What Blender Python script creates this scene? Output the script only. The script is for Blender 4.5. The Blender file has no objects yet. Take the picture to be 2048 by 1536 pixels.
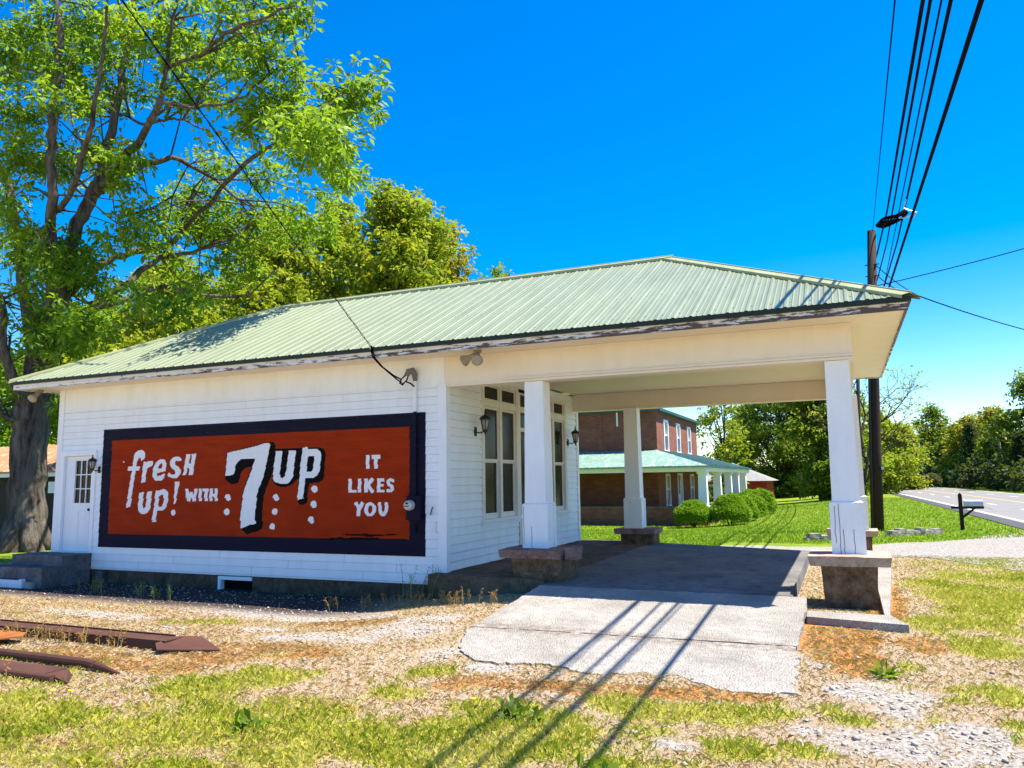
import bpy, math, random
import numpy as np
from mathutils import Vector, Matrix

# ------------------------------------------------------------------ camera, light, exposure
scene = bpy.context.scene
COL = scene.collection
R_ = math.radians
cam_d = bpy.data.cameras.new('camera')
cam = bpy.data.objects.new('camera', cam_d); COL.objects.link(cam)
cam_d.sensor_fit = 'HORIZONTAL'; cam_d.sensor_width = 36.0
cam_d.lens = 1536.18341 / 2048 * 36.0
cam_d.clip_start = 0.05; cam_d.clip_end = 4000
_yaw, _pit, _rol = -0.409220392, 0.125484973, -0.0139947758
_f = Vector((math.sin(_yaw) * math.cos(_pit), math.cos(_yaw) * math.cos(_pit), math.sin(_pit)))
_r = Vector((math.cos(_yaw), -math.sin(_yaw), 0)); _u = _r.cross(_f)
_c, _s = math.cos(_rol), math.sin(_rol)
_rr = _c * _r + _s * _u; _uu = -_s * _r + _c * _u
M = Matrix.Identity(4)
for i in range(3):
    M[i][0] = _rr[i]; M[i][1] = _uu[i]; M[i][2] = -_f[i]
M[0][3], M[1][3], M[2][3] = 0.0, -11.5, 1.7
cam.matrix_world = M
scene.camera = cam

SUN = Vector((1.87, 0.54, 3.80)).normalized()
ELEV = math.asin(SUN.z); AZ = math.atan2(SUN.x, SUN.y)
world = bpy.data.worlds.new('World'); scene.world = world; world.use_nodes = True
wn = world.node_tree.nodes; wl = world.node_tree.links
bg = wn['Background']
sky = wn.new('ShaderNodeTexSky'); sky.sky_type = 'NISHITA'; sky.sun_disc = False
sky.sun_elevation = ELEV; sky.sun_rotation = AZ
sky.air_density = 1.0; sky.dust_density = 0.15; sky.ozone_density = 3.0
hs = wn.new('ShaderNodeHueSaturation'); hs.inputs['Saturation'].default_value = 1.58; hs.inputs['Hue'].default_value = .508
hs.inputs['Value'].default_value = 1.0
wl.new(sky.outputs[0], hs.inputs['Color']); wl.new(hs.outputs[0], bg.inputs['Color'])
bg.inputs['Strength'].default_value = 0.112
sun_d = bpy.data.lights.new('sun', 'SUN'); sun_d.energy = 5.0; sun_d.angle = R_(0.4); sun_d.color = (1.0, 0.93, 0.80)
sun_o = bpy.data.objects.new('sun', sun_d); COL.objects.link(sun_o)
sun_o.rotation_euler = SUN.to_track_quat('Z', 'Y').to_euler(); sun_o.location = (20, 10, 40)
scene.view_settings.view_transform = 'Standard'; scene.view_settings.look = 'None'
scene.view_settings.exposure = 1.28; scene.view_settings.gamma = 1.0
scene.render.engine = 'CYCLES'
scene.cycles.max_bounces = 8; scene.cycles.diffuse_bounces = 5
scene.cycles.use_denoising = True
rng = np.random.default_rng(7); random.seed(7)

# ------------------------------------------------------------------ mesh helper
class MB:
    def __init__(s): s.v = []; s.f = []; s.m = []; s.n = 0
    def add(s, vs, fs, mi=0):
        s.v.extend(tuple(map(float, p)) for p in vs)
        for f in fs: s.f.append(tuple(i + s.n for i in f)); s.m.append(mi)
        s.n += len(vs); return s
    def box(s, x0, x1, y0, y1, z0, z1, mi=0):
        return s.add([(x0,y0,z0),(x1,y0,z0),(x1,y1,z0),(x0,y1,z0),(x0,y0,z1),(x1,y0,z1),(x1,y1,z1),(x0,y1,z1)],
                     [(0,3,2,1),(4,5,6,7),(0,1,5,4),(1,2,6,5),(2,3,7,6),(3,0,4,7)], mi)
    def frustum(s, cx, cy, z0, z1, a0, b0, a1, b1, mi=0):
        return s.add([(cx-a0,cy-b0,z0),(cx+a0,cy-b0,z0),(cx+a0,cy+b0,z0),(cx-a0,cy+b0,z0),(cx-a1,cy-b1,z1),(cx+a1,cy-b1,z1),(cx+a1,cy+b1,z1),(cx-a1,cy+b1,z1)],
                     [(0,3,2,1),(4,5,6,7),(0,1,5,4),(1,2,6,5),(2,3,7,6),(3,0,4,7)], mi)
    def quad(s, a, b, c, d, mi=0): return s.add([a,b,c,d],[(0,1,2,3)],mi)
    def slab(s, pts, th, mi=0):
        """polygon pts (top face) given thickness downward"""
        n = len(pts); vs = list(pts) + [(p[0],p[1],p[2]-th) for p in pts]
        fs = [tuple(range(n)), tuple(range(2*n-1, n-1, -1))]
        fs += [(i, i+n, (i+1)%n+n, (i+1)%n) for i in range(n)]
        return s.add(vs, fs, mi)
    def tube(s, pts, rad, k=8, mi=0, cap=True):
        pts = [Vector(p) for p in pts]; n = len(pts)
        if not hasattr(rad, '__len__'): rad = [rad]*n
        vs = []; up = None
        for i, p in enumerate(pts):
            t = (pts[min(i+1,n-1)] - pts[max(i-1,0)])
            t = t.normalized() if t.length > 1e-9 else Vector((0,0,1))
            if up is None:
                up = t.cross(Vector((0,0,1)))
                if up.length < .1: up = t.cross(Vector((1,0,0)))
            up = up - t*up.dot(t)
            if up.length < 1e-6: up = t.orthogonal()
            up.normalize(); w = t.cross(up)
            for j in range(k):
                a = 2*math.pi*j/k; q = p + (up*math.cos(a) + w*math.sin(a))*rad[i]; vs.append(q)
        fs = [(i*k+j, i*k+(j+1)%k, (i+1)*k+(j+1)%k, (i+1)*k+j) for i in range(n-1) for j in range(k)]
        if cap: fs += [tuple(range(k-1,-1,-1)), tuple((n-1)*k+j for j in range(k))]
        return s.add(vs, fs, mi)
    def lathe(s, c, prof, k=14, axis='z', mi=0):
        vs = []
        for r, h in prof:
            for j in range(k):
                a = 2*math.pi*j/k; p = (r*math.cos(a), r*math.sin(a), h)
                if axis == 'y': p = (p[0], p[2], p[1])
                if axis == 'x': p = (p[2], p[0], p[1])
                vs.append((c[0]+p[0], c[1]+p[1], c[2]+p[2]))
        n = len(prof)
        fs = [(i*k+j, i*k+(j+1)%k, (i+1)*k+(j+1)%k, (i+1)*k+j) for i in range(n-1) for j in range(k)]
        fs += [tuple(range(k-1,-1,-1)), tuple((n-1)*k+j for j in range(k))]
        return s.add(vs, fs, mi)
    def build(s, name, mats, parent=None, smooth=False):
        me = bpy.data.meshes.new(name)
        me.from_pydata(s.v, [], s.f)
        if not isinstance(mats, (list, tuple)): mats = [mats]
        for m in mats: me.materials.append(m)
        if len(mats) > 1: me.polygons.foreach_set('material_index', s.m)
        if smooth: me.polygons.foreach_set('use_smooth', [True]*len(me.polygons))
        me.update()
        o = bpy.data.objects.new(name, me); COL.objects.link(o)
        if parent is not None:
            o.parent = parent
            t = Vector((0,0,0)); p = parent
            while p is not None: t += p.location; p = p.parent
            o.location = -t
        return o

def np_mesh(name, V, F, mat, parent=None, attr=None, smooth=False):
    """V (n,3), F (m,k) numpy; attr = per-face float values"""
    me = bpy.data.meshes.new(name); k = F.shape[1]
    me.vertices.add(len(V)); me.vertices.foreach_set('co', np.asarray(V, np.float32).ravel())
    me.loops.add(F.size); me.loops.foreach_set('vertex_index', F.astype(np.int32).ravel())
    me.polygons.add(len(F)); me.polygons.foreach_set('loop_start', np.arange(0, F.size, k, dtype=np.int32))
    me.polygons.foreach_set('loop_total', np.full(len(F), k, np.int32))
    if smooth: me.polygons.foreach_set('use_smooth', np.ones(len(F), bool))
    if attr is not None:
        a = me.attributes.new('tone', 'FLOAT', 'FACE'); a.data.foreach_set('value', np.asarray(attr, np.float32))
    me.materials.append(mat); me.update(calc_edges=True)
    o = bpy.data.objects.new(name, me); COL.objects.link(o)
    if parent is not None: o.parent = parent
    return o

def tag(o, label=None, cat=None, group=None, kind=None):
    if label: o['label'] = label
    if cat: o['category'] = cat
    if group: o['group'] = group
    if kind: o['kind'] = kind
    return o
def thing(name, label, cat, loc=(0,0,0), group=None):
    o = bpy.data.objects.new(name, None); COL.objects.link(o); o.location = loc; o.empty_display_size = .2
    return tag(o, label, cat, group)
def kids(o): return [c for c in bpy.data.objects if c.parent == o]
def copy_tree(o, parent=None):
    c = o.copy(); COL.objects.link(c); c.parent = parent
    for ch in kids(o): copy_tree(ch, c)
    return c

# ------------------------------------------------------------------ materials
def mat(name):
    m = bpy.data.materials.new(name); m.use_nodes = True
    nt = m.node_tree; b = nt.nodes['Principled BSDF']; b.inputs['Specular IOR Level'].default_value = .3
    return m, nt, b
def N(nt, t, **kw):
    n = nt.nodes.new(t)
    for k, v in kw.items():
        if k in n.inputs: n.inputs[k].default_value = v
        else: setattr(n, k, v)
    return n
def ramp(nt, fac, stops):
    r = nt.nodes.new('ShaderNodeValToRGB'); e = r.color_ramp.elements
    while len(e) < len(stops): e.new(.5)
    for el, (p, c) in zip(e, stops): el.position = p; el.color = (*c, 1) if len(c) == 3 else c
    nt.links.new(fac, r.inputs[0]); return r.outputs[0]
def coords(nt, scale=(1,1,1), world=False):
    t = nt.nodes.new('ShaderNodeNewGeometry') if world else nt.nodes.new('ShaderNodeTexCoord')
    mp = nt.nodes.new('ShaderNodeMapping'); mp.inputs['Scale'].default_value = scale
    nt.links.new(t.outputs['Position' if world else 'Object'], mp.inputs[0]); return mp.outputs[0]
def noise(nt, vec, scale, detail=6, rough=.6):
    n = N(nt, 'ShaderNodeTexNoise'); n.inputs['Scale'].default_value = scale
    n.inputs['Detail'].default_value = detail; n.inputs['Roughness'].default_value = rough
    nt.links.new(vec, n.inputs['Vector']); return n.outputs['Fac']
def mixc(nt, fac, a, b):
    m = nt.nodes.new('ShaderNodeMix'); m.data_type = 'RGBA'
    for s, v in ((0, fac), (6, a), (7, b)):
        if isinstance(v, (int, float)): m.inputs[s].default_value = v
        elif isinstance(v, tuple): m.inputs[s].default_value = (*v, 1)
        else: nt.links.new(v, m.inputs[s])
    return m.outputs[2]
def math_(nt, op, a, b=None, clamp=False):
    m = nt.nodes.new('ShaderNodeMath'); m.operation = op; m.use_clamp = clamp
    for i, v in enumerate((a, b)):
        if v is None: continue
        if isinstance(v, (int, float)): m.inputs[i].default_value = v
        else: nt.links.new(v, m.inputs[i])
    return m.outputs[0]
def bump(nt, b, h, strength=.3, dist=.01):
    n = nt.nodes.new('ShaderNodeBump'); n.inputs['Strength'].default_value = strength; n.inputs['Distance'].default_value = dist
    nt.links.new(h, n.inputs['Height']); nt.links.new(n.outputs[0], b.inputs['Normal'])
def plain(name, col, rough=.6, spec=.3, metal=0, var=.12, vscale=6, bumpk=0, bscale=40, stretch=(1,1,1)):
    m, nt, b = mat(name); v = coords(nt, stretch, True)
    n = noise(nt, v, vscale)
    c2 = tuple(min(1, c*(1+var)) for c in col); c1 = tuple(c*(1-var) for c in col)
    nt.links.new(ramp(nt, n, [(.3, c1), (.7, c2)]), b.inputs['Base Color'])
    b.inputs['Roughness'].default_value = rough; b.inputs['Specular IOR Level'].default_value = spec; b.inputs['Metallic'].default_value = metal
    if bumpk: bump(nt, b, noise(nt, v, bscale, 8), bumpk, .02)
    return m
def painted(name, col, dirt, amt=.35, flake=0.0, under=(.16,.12,.10), stretch=(1,1,1), rough=.55, spec=.3):
    """old brushed paint: streaky dirt, and flakes of bare wood where flake > 0"""
    m, nt, b = mat(name); v = coords(nt, stretch, True)
    n1 = noise(nt, coords(nt, (stretch[0]*1.6, stretch[1]*1.6, stretch[2]*.45), True), 2.2, 9, .68); n2 = noise(nt, v, 23, 6, .7)
    f = math_(nt, 'MULTIPLY', ramp(nt, n1, [(.42, (0,0,0)), (.75, (1,1,1))]), amt)
    c = mixc(nt, f, col, dirt)
    c = mixc(nt, math_(nt, 'MULTIPLY', ramp(nt, n2, [(.55, (0,0,0)), (.7, (1,1,1))]), amt*.35), c, dirt)
    if flake:
        n3 = noise(nt, coords(nt, (.9, .9, 7), True), 4.2, 10, .72)
        sp = nt.nodes.new('ShaderNodeSeparateXYZ'); nt.links.new(coords(nt, (1,1,1), True), sp.inputs[0])
        gx_ = math_(nt, 'MULTIPLY', math_(nt, 'ADD', sp.outputs[0], 10.5), .0085)   # the paint has failed most toward the road end and the lower edge
        gz_ = math_(nt, 'MULTIPLY', math_(nt, 'SUBTRACT', 3.86, sp.outputs[2]), 1.3)
        n3 = math_(nt, 'ADD', n3, math_(nt, 'ADD', gx_, gz_))
        fl = ramp(nt, n3, [(1-flake-.02, (0,0,0)), (1-flake+.02, (1,1,1))])
        c = mixc(nt, fl, c, under)
        bump(nt, b, fl, .5, -.004)
    else: bump(nt, b, n2, .08, .004)
    nt.links.new(c, b.inputs['Base Color']); b.inputs['Roughness'].default_value = rough; b.inputs['Specular IOR Level'].default_value = spec
    return m
WH = (.80,.83,.855)
M_white = painted('white siding paint', WH, (.56,.53,.48), .32)
M_trim = painted('white trim paint', (.80,.825,.85), (.52,.48,.42), .25)
M_soffit = painted('white soffit paint', (.78,.70,.575), (.58,.50,.40), .25)
M_flake = painted('peeling fascia paint', (.74,.73,.73), (.5,.46,.42), .35, flake=.42, under=(.10,.07,.062))
M_door = painted('white door paint', (.78,.80,.82), (.55,.6,.62), .3)
M_window = painted('old cream window paint', (.74,.71,.64), (.42,.36,.28), .4)
M_red = painted('red mural paint', (.34,.030,.004), (.19,.014,.003), .75, rough=.7, spec=.06, stretch=(.45,1,5))
M_navy = painted('dark blue mural paint', (.010,.009,.022), (.018,.014,.028), .5, rough=.7, spec=.08)
M_black = painted('black mural paint', (.006,.004,.004), (.010,.007,.007), .4, rough=.7, spec=.06)
M_lett = painted('white mural paint', (.80,.80,.80), (.60,.60,.60), .3)
M_iron = plain('black iron', (.008,.008,.008), .4, .4)
M_edge = plain('dark roof trim', (.012,.022,.014), .5, .3)
M_rust = painted('rusty steel', (.085,.034,.022), (.045,.018,.016), .8, rough=.8)
M_rusto = painted('orange rusty steel', (.32,.11,.02), (.16,.05,.02), .8, rough=.85)
M_alum = plain('galvanised steel', (.42,.43,.44), .4, .5, .6)
M_dark = plain('dark interior', (.012,.010,.009), .9, .1)
M_cable = plain('black cable', (.003,.003,.004), .9, .05)
M_pole = painted('tarred pole wood', (.026,.013,.008), (.012,.008,.006), .8, stretch=(4,4,.25), rough=.85)
M_greywood = painted('grey pole wood', (.20,.17,.14), (.10,.08,.07), .6, stretch=(4,4,.25), rough=.85)
M_shingle = plain('pale roof sheet', (.24,.24,.225), .6, .3, 0, .12, 3)
M_asph = plain('worn asphalt', (.205,.195,.185), .85, .2, 0, .10, 1.5, .2, 60)
M_asphd = plain('dark road shoulder', (.075,.075,.08), .9, .2, 0, .2, 3, .2, 60)
M_line = plain('road paint white', (.75,.75,.72), .6)
M_yell = plain('road paint yellow', (.72,.48,.10), .6)
m, nt, b = mat('dark window glass'); M_glass = m
b.inputs['Base Color'].default_value = (.012,.010,.008,1); b.inputs['Roughness'].default_value = .14; b.inputs['Specular IOR Level'].default_value = .13
nt.links.new(ramp(nt, noise(nt, coords(nt, (6,6,.6), True), 1.5, 4), [(.35,(.006,.005,.004)),(.75,(.035,.026,.018))]), b.inputs['Base Color'])
m, nt, b = mat('lamp glass'); M_lampglass = m
b.inputs['Base Color'].default_value = (.55,.50,.42,1); b.inputs['Roughness'].default_value = .15; b.inputs['Transmission Weight'].default_value = .5

def brick(name, c1, c2, mortar, scale=1.0):
    m, nt, b = mat(name); g = nt.nodes.new('ShaderNodeNewGeometry')
    sp = nt.nodes.new('ShaderNodeSeparateXYZ'); nt.links.new(g.outputs['Position'], sp.inputs[0])
    cb = nt.nodes.new('ShaderNodeCombineXYZ'); nt.links.new(math_(nt,'ADD',sp.outputs[0],sp.outputs[1]), cb.inputs[0]); nt.links.new(sp.outputs[2], cb.inputs[1])
    t = nt.nodes.new('ShaderNodeTexBrick'); nt.links.new(cb.outputs[0], t.inputs['Vector'])
    t.inputs['Scale'].default_value = 1; t.inputs['Brick Width'].default_value = .23*scale; t.inputs['Row Height'].default_value = .077*scale
    t.inputs['Mortar Size'].default_value = .006*scale; t.inputs['Color1'].default_value = (*c1,1); t.inputs['Color2'].default_value = (*c2,1); t.inputs['Mortar'].default_value = (*mortar,1)
    n = noise(nt, g.outputs['Position'], 1.4, 6)
    dark = tuple(x*.45 for x in c1)
    c = mixc(nt, math_(nt,'MULTIPLY', ramp(nt, n, [(.45,(0,0,0)),(.8,(1,1,1))]), .7), t.outputs['Color'], dark)
    nt.links.new(c, b.inputs['Base Color']); b.inputs['Roughness'].default_value = .9
    bump(nt, b, t.outputs['Fac'], .4, -.006); return m
M_brick = brick('red brick', (.27,.092,.055), (.19,.062,.04), (.19,.125,.09), 1.3)

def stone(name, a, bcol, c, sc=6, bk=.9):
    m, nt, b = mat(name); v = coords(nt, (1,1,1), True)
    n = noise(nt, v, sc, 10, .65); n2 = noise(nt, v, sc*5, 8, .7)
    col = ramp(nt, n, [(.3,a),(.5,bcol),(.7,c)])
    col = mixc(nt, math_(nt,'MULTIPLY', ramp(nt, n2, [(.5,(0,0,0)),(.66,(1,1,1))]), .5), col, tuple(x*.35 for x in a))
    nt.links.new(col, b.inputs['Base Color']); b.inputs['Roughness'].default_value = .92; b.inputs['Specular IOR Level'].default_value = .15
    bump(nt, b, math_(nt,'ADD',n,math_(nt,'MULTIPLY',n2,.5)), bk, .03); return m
M_plinth = stone('brown rough stone', (.05,.032,.018), (.15,.095,.052), (.25,.17,.10))
M_cap = stone('pale sandstone cap', (.26,.19,.14), (.38,.30,.23), (.48,.40,.33), 4, .5)
M_pinkcap = stone('pink sandstone cap', (.15,.085,.07), (.27,.16,.13), (.36,.25,.22), 5, .7)
M_found = stone('earthy foundation stone', (.05,.032,.02), (.10,.068,.043), (.16,.12,.085), 3, .6)
M_step = stone('old step concrete', (.07,.068,.072), (.13,.125,.13), (.20,.19,.19), 3, .5)
M_border = stone('grey field stone', (.16,.14,.12), (.34,.31,.27), (.5,.46,.4), 5, .9)
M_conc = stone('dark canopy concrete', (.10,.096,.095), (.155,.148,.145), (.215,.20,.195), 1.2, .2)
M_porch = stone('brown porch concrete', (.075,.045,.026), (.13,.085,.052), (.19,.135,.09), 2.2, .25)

# concrete of the drive: pebbly, bleached, with dirt toward joints
m, nt, b = mat('exposed pebble concrete'); M_drive = m
v = coords(nt, (1,1,1), True)
vo = N(nt, 'ShaderNodeTexVoronoi'); vo.inputs['Scale'].default_value = 55; nt.links.new(v, vo.inputs['Vector'])
n1 = noise(nt, v, 1.1, 8, .65); n2 = noise(nt, v, 9, 10, .75); n3 = noise(nt, v, 60, 6, .7)
c = ramp(nt, n1, [(.3,(.25,.23,.20)),(.5,(.37,.345,.31)),(.72,(.49,.46,.415))])
c = mixc(nt, math_(nt,'MULTIPLY',ramp(nt, n2, [(.48,(0,0,0)),(.62,(1,1,1))]),.45), c, (.22,.18,.145))
c = mixc(nt, math_(nt,'MULTIPLY',ramp(nt, n3, [(.54,(0,0,0)),(.62,(1,1,1))]),.6), c, (.13,.105,.085))
sp = nt.nodes.new('ShaderNodeSeparateXYZ'); nt.links.new(v, sp.inputs[0])   # soil washed into the joint and stains across the slab
jd = math_(nt, 'SUBTRACT', .26, math_(nt, 'ABSOLUTE', math_(nt, 'ADD', sp.outputs[1], 3.16)))
c = mixc(nt, math_(nt,'MULTIPLY', math_(nt,'MULTIPLY', jd, 6.0, True), ramp(nt, n2, [(.42,(0,0,0)),(.6,(1,1,1))])), c, (.20,.155,.115))
c = mixc(nt, math_(nt,'MULTIPLY', ramp(nt, noise(nt, coords(nt,(1,.5,1),True), 1.7, 7, .7), [(.5,(0,0,0)),(.7,(1,1,1))]), .5), c, (.24,.215,.19))
nt.links.new(c, b.inputs['Base Color']); b.inputs['Roughness'].default_value = .9
bump(nt, b, math_(nt,'ADD',math_(nt,'MULTIPLY',vo.outputs['Distance'],.9),n2), .9, .022)

def ribroof(name, col, rough=.38, rustc=None):
    m, nt, b = mat(name); v = coords(nt, (1,1,1), True)
    n = noise(nt, coords(nt,(2.5,.35,.6),True), 2, 8, .65); n2 = noise(nt, v, 18, 6)
    c = ramp(nt, n, [(.3,tuple(x*.80 for x in col)),(.7,tuple(min(1,x*1.13) for x in col))])
    c = mixc(nt, math_(nt,'MULTIPLY',ramp(nt,n2,[(.6,(0,0,0)),(.72,(1,1,1))]),.12), c, (.3,.28,.2))
    sx = nt.nodes.new('ShaderNodeSeparateXYZ'); nt.links.new(v, sx.inputs[0]); wn_ = nt.nodes.new('ShaderNodeTexWhiteNoise'); wn_.noise_dimensions = '1D'
    nt.links.new(math_(nt,'FLOOR',math_(nt,'MULTIPLY',math_(nt,'ADD',sx.outputs[0],.86),1.0)), wn_.inputs['W'])
    c = mixc(nt, math_(nt,'MULTIPLY',wn_.outputs['Value'],.34), c, tuple(x*.72 for x in col))   # sheets have faded unevenly
    if rustc: c = mixc(nt, ramp(nt, noise(nt, coords(nt,(1,.4,1),True), 3.5, 9, .7), [(.52,(0,0,0)),(.6,(1,1,1))]), c, rustc)
    nt.links.new(c, b.inputs['Base Color']); b.inputs['Roughness'].default_value = rough; b.inputs['Specular IOR Level'].default_value = .5
    return m
M_roof = ribroof('sage green roof metal', (.215,.25,.152))
M_rcap = ribroof('olive ridge metal', (.34,.36,.18))
M_teal = ribroof('teal painted tin', (.19,.32,.265), .5, (.33,.41,.33))
M_teald = ribroof('darker teal tin', (.02,.085,.085), .45, (.05,.10,.09))  # darker teal than the porch front, for its side slope and the main roof
M_rustroof = ribroof('rust streaked tin', (.42,.17,.06), .6, (.52,.30,.17))
M_barn = painted('red barn boards', (.34,.022,.018), (.20,.015,.012), .6, stretch=(3,3,.3), rough=.7)

def leafmat(name, stops, transl=.45, rough=.5):
    m, nt, b = mat(name); out = nt.nodes['Material Output']
    a = nt.nodes.new('ShaderNodeAttribute'); a.attribute_name = 'tone'
    c = ramp(nt, a.outputs['Fac'], stops)
    nt.links.new(c, b.inputs['Base Color']); b.inputs['Roughness'].default_value = rough; b.inputs['Specular IOR Level'].default_value = .25
    t = nt.nodes.new('ShaderNodeBsdfTranslucent')
    tc = mixc(nt, .5, c, (.40,.56,.02)); nt.links.new(tc, t.inputs['Color'])
    mx = nt.nodes.new('ShaderNodeMixShader'); mx.inputs[0].default_value = transl
    nt.links.new(b.outputs[0], mx.inputs[1]); nt.links.new(t.outputs[0], mx.inputs[2]); nt.links.new(mx.outputs[0], out.inputs['Surface'])
    return m
L_bright = leafmat('fresh spring leaf', [(0,(.035,.10,.007)),(.5,(.12,.255,.013)),(1,(.30,.43,.025))], .5)
L_yellow = leafmat('yellow green leaf', [(0,(.08,.13,.008)),(.5,(.25,.29,.014)),(1,(.46,.43,.03))])
L_mid = leafmat('mid green leaf', [(0,(.05,.11,.010)),(.5,(.13,.21,.016)),(1,(.28,.34,.025))])
L_dark = leafmat('dark pine needles', [(0,(.010,.026,.010)),(.6,(.026,.05,.016)),(1,(.07,.09,.02))], .2)
L_wood = leafmat('woodland leaf', [(0,(.03,.07,.008)),(.5,(.11,.165,.014)),(1,(.32,.35,.022))], .35)
L_gold = leafmat('golden new leaf', [(0,(.15,.12,.01)),(.5,(.34,.25,.015)),(1,(.52,.38,.03))])
L_shrub = leafmat('clipped shrub leaf', [(0,(.07,.17,.008)),(.5,(.15,.31,.012)),(1,(.26,.43,.02))], .3)
L_bush = leafmat('grey green bush leaf', [(0,(.05,.055,.02)),(.6,(.13,.13,.06)),(1,(.26,.24,.13))], .2)
G_grass = leafmat('green grass blade', [(0,(.13,.20,.012)),(.4,(.36,.38,.028)),(.75,(.60,.52,.08)),(1,(.68,.58,.20))], .35)
G_straw = leafmat('dry grass blade', [(0,(.30,.13,.045)),(.5,(.54,.36,.17)),(1,(.72,.60,.36))], .3)
G_rock = leafmat('gravel stone', [(0,(.18,.155,.14)),(.5,(.36,.32,.285)),(1,(.60,.55,.50))], 0, .9)
def bark(name, a, c, sc=3):
    m, nt, b = mat(name); v = coords(nt, (1,1,.16), True)
    n = noise(nt, v, sc*2, 10, .7); n2 = noise(nt, coords(nt,(1,1,.3),True), sc*7, 8, .7)
    h = math_(nt,'ADD',n,math_(nt,'MULTIPLY',n2,.5))
    nt.links.new(ramp(nt, n, [(.35,a),(.52,tuple((x+y)/2 for x,y in zip(a,c))),(.68,c)]), b.inputs['Base Color'])
    b.inputs['Roughness'].default_value = .95; b.inputs['Specular IOR Level'].default_value = .1; bump(nt, b, h, 1.0, .09); return m
M_bark = bark('furrowed grey bark', (.030,.026,.023), (.21,.175,.145))
M_barkd = bark('dark bark', (.02,.016,.012), (.10,.075,.055))

# ------------------------------------------------------------------ ground
def sm(a, b, x):
    t = np.clip((np.asarray(x, float)-a)/(b-a), 0, 1); return t*t*(3-2*t)
def gz(x, y):
    x = np.asarray(x, float); y = np.asarray(y, float)
    dep = sm(-4.6, -7.2, x)*(1-sm(-15.5, -18.5, x)*.8)*sm(-5.6, -1.6, y)*(1-sm(1.0, 7.0, y))
    z = -.02 - .25*dep
    z = z - .10*sm(5, 14, y) - .64*sm(1.5, -8.5, x)*sm(11, 28, y)
    z = z + .008*np.sin(x*1.7+y*.6)*np.sin(y*1.3-x*.4)*(1-sm(20, 40, y)) 
    hill = sm(-28, -90, x)*7*sm(5, 60, y)
    return z + hill
def nz(x, y, f, s):
    r = np.random.default_rng(s); out = np.zeros_like(np.asarray(x, float)); amp = 0
    for k in range(5):
        a = r.uniform(0, 6.28, 4); d = r.uniform(0, 6.28, 2); ff = f*(1.75**k); w = .62**k
        out += w*(np.sin(ff*(x*math.cos(d[0])+y*math.sin(d[0]))+a[0]+1.3*np.sin(ff*.7*(y*math.cos(d[1])-x*math.sin(d[1]))+a[1]))
                  *np.sin(ff*(y*math.cos(d[0])-x*math.sin(d[0]))+a[2]+1.3*np.sin(ff*.7*x+a[3]))); amp += w
    return out/amp
GREEN=[(-5.64,-7.42,0.54,0.37),(-6.32,-7.11,0.24,0.21),(-4.71,-7.42,0.36,0.34),(-5.2,-6.2,0.37,0.39),(-5.09,-5.69,0.22,0.22),(-4.73,-5.84,0.25,0.29),(-4.59,-5.61,0.17,0.22),(-3.47,-5.88,0.27,0.21),(-3.61,-5.15,0.26,0.2),(-4.26,-7.14,0.5,0.47),(-3.97,-6.52,0.43,0.29),(-3.2,-6.95,0.51,0.37),(-2.57,-6.71,0.38,0.39),(-2.53,-5.97,0.42,0.27),(-2.19,-6.22,0.5,0.45),(-1.78,-5.47,0.25,0.22),(-1.88,-6.34,0.22,0.25),(-1.48,-5.57,0.52,0.26),(-0.95,-5.44,0.41,0.29),(-0.61,-5.24,0.27,0.24),(-0.31,-5.13,0.2,0.14),(-1.41,-6.75,0.14,0.11),(-0.37,-6.07,0.17,0.14),(-0.75,-6.21,0.23,0.19),(-8.32,-3.24,0.34,0.2),(-8.11,-3.08,0.34,0.2),(-8.63,-3.47,0.2,0.16),(1.23,1.44,0.52,1.28),(1.37,-0.27,0.5,1.03),(0.85,-1.14,0.37,0.57),(1.17,-2.43,0.36,0.59),(0.44,-3.46,0.16,0.21),(0.75,-4.15,0.22,0.21),(0.67,-4.55,0.1,0.12),(1.01,-4.2,0.18,0.41),(0.2,-4.27,0.22,0.17),(1.06,2.5,0.5,0.94),(1.92,1.18,0.31,0.96),(0.9,-5.27,0.15,0.37),(-0.1,-5.37,0.16,0.12),(-2.25,-6.59,0.62,0.4),(-4.01,-7.76,0.35,0.13),(-4.62,-7.91,0.3,0.13),(-3.39,-7.43,0.35,0.15),(-2.58,-7.21,0.29,0.15),(0.48,-5.09,0.13,0.13),(-6.15,5.62,0.01,0.11)]
GRAVEL=[(-10.55,-3.19,1.34,0.44),(-9.61,-3.36,0.71,0.34),(-8.22,-3.93,0.38,0.23),(-7.02,-3.52,0.5,0.3),(-5.99,-4.02,0.67,0.41),(-5.23,-3.9,0.54,0.58),(-4.95,-3.49,0.67,0.63),(-5.09,-2.66,0.55,0.54),(-3.87,-4.49,0.28,0.42),(-3.17,-4.79,0.26,0.18),(-0.35,-3.65,0.17,0.21),(0.08,-4.48,0.44,0.44),(0.33,-5.8,0.43,0.43),(0.66,-5.36,0.3,0.36),(-0.1,-5.76,0.3,0.33),(-0.35,-5.64,0.16,0.18),(-1.15,-6.27,0.18,0.14),(0.79,-5.81,0.17,0.3),(-0.62,-4.74,0.22,0.12),(-7.63,-1.97,2.15,0.6),(0.24,-4.92,0.27,0.28)]
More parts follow.
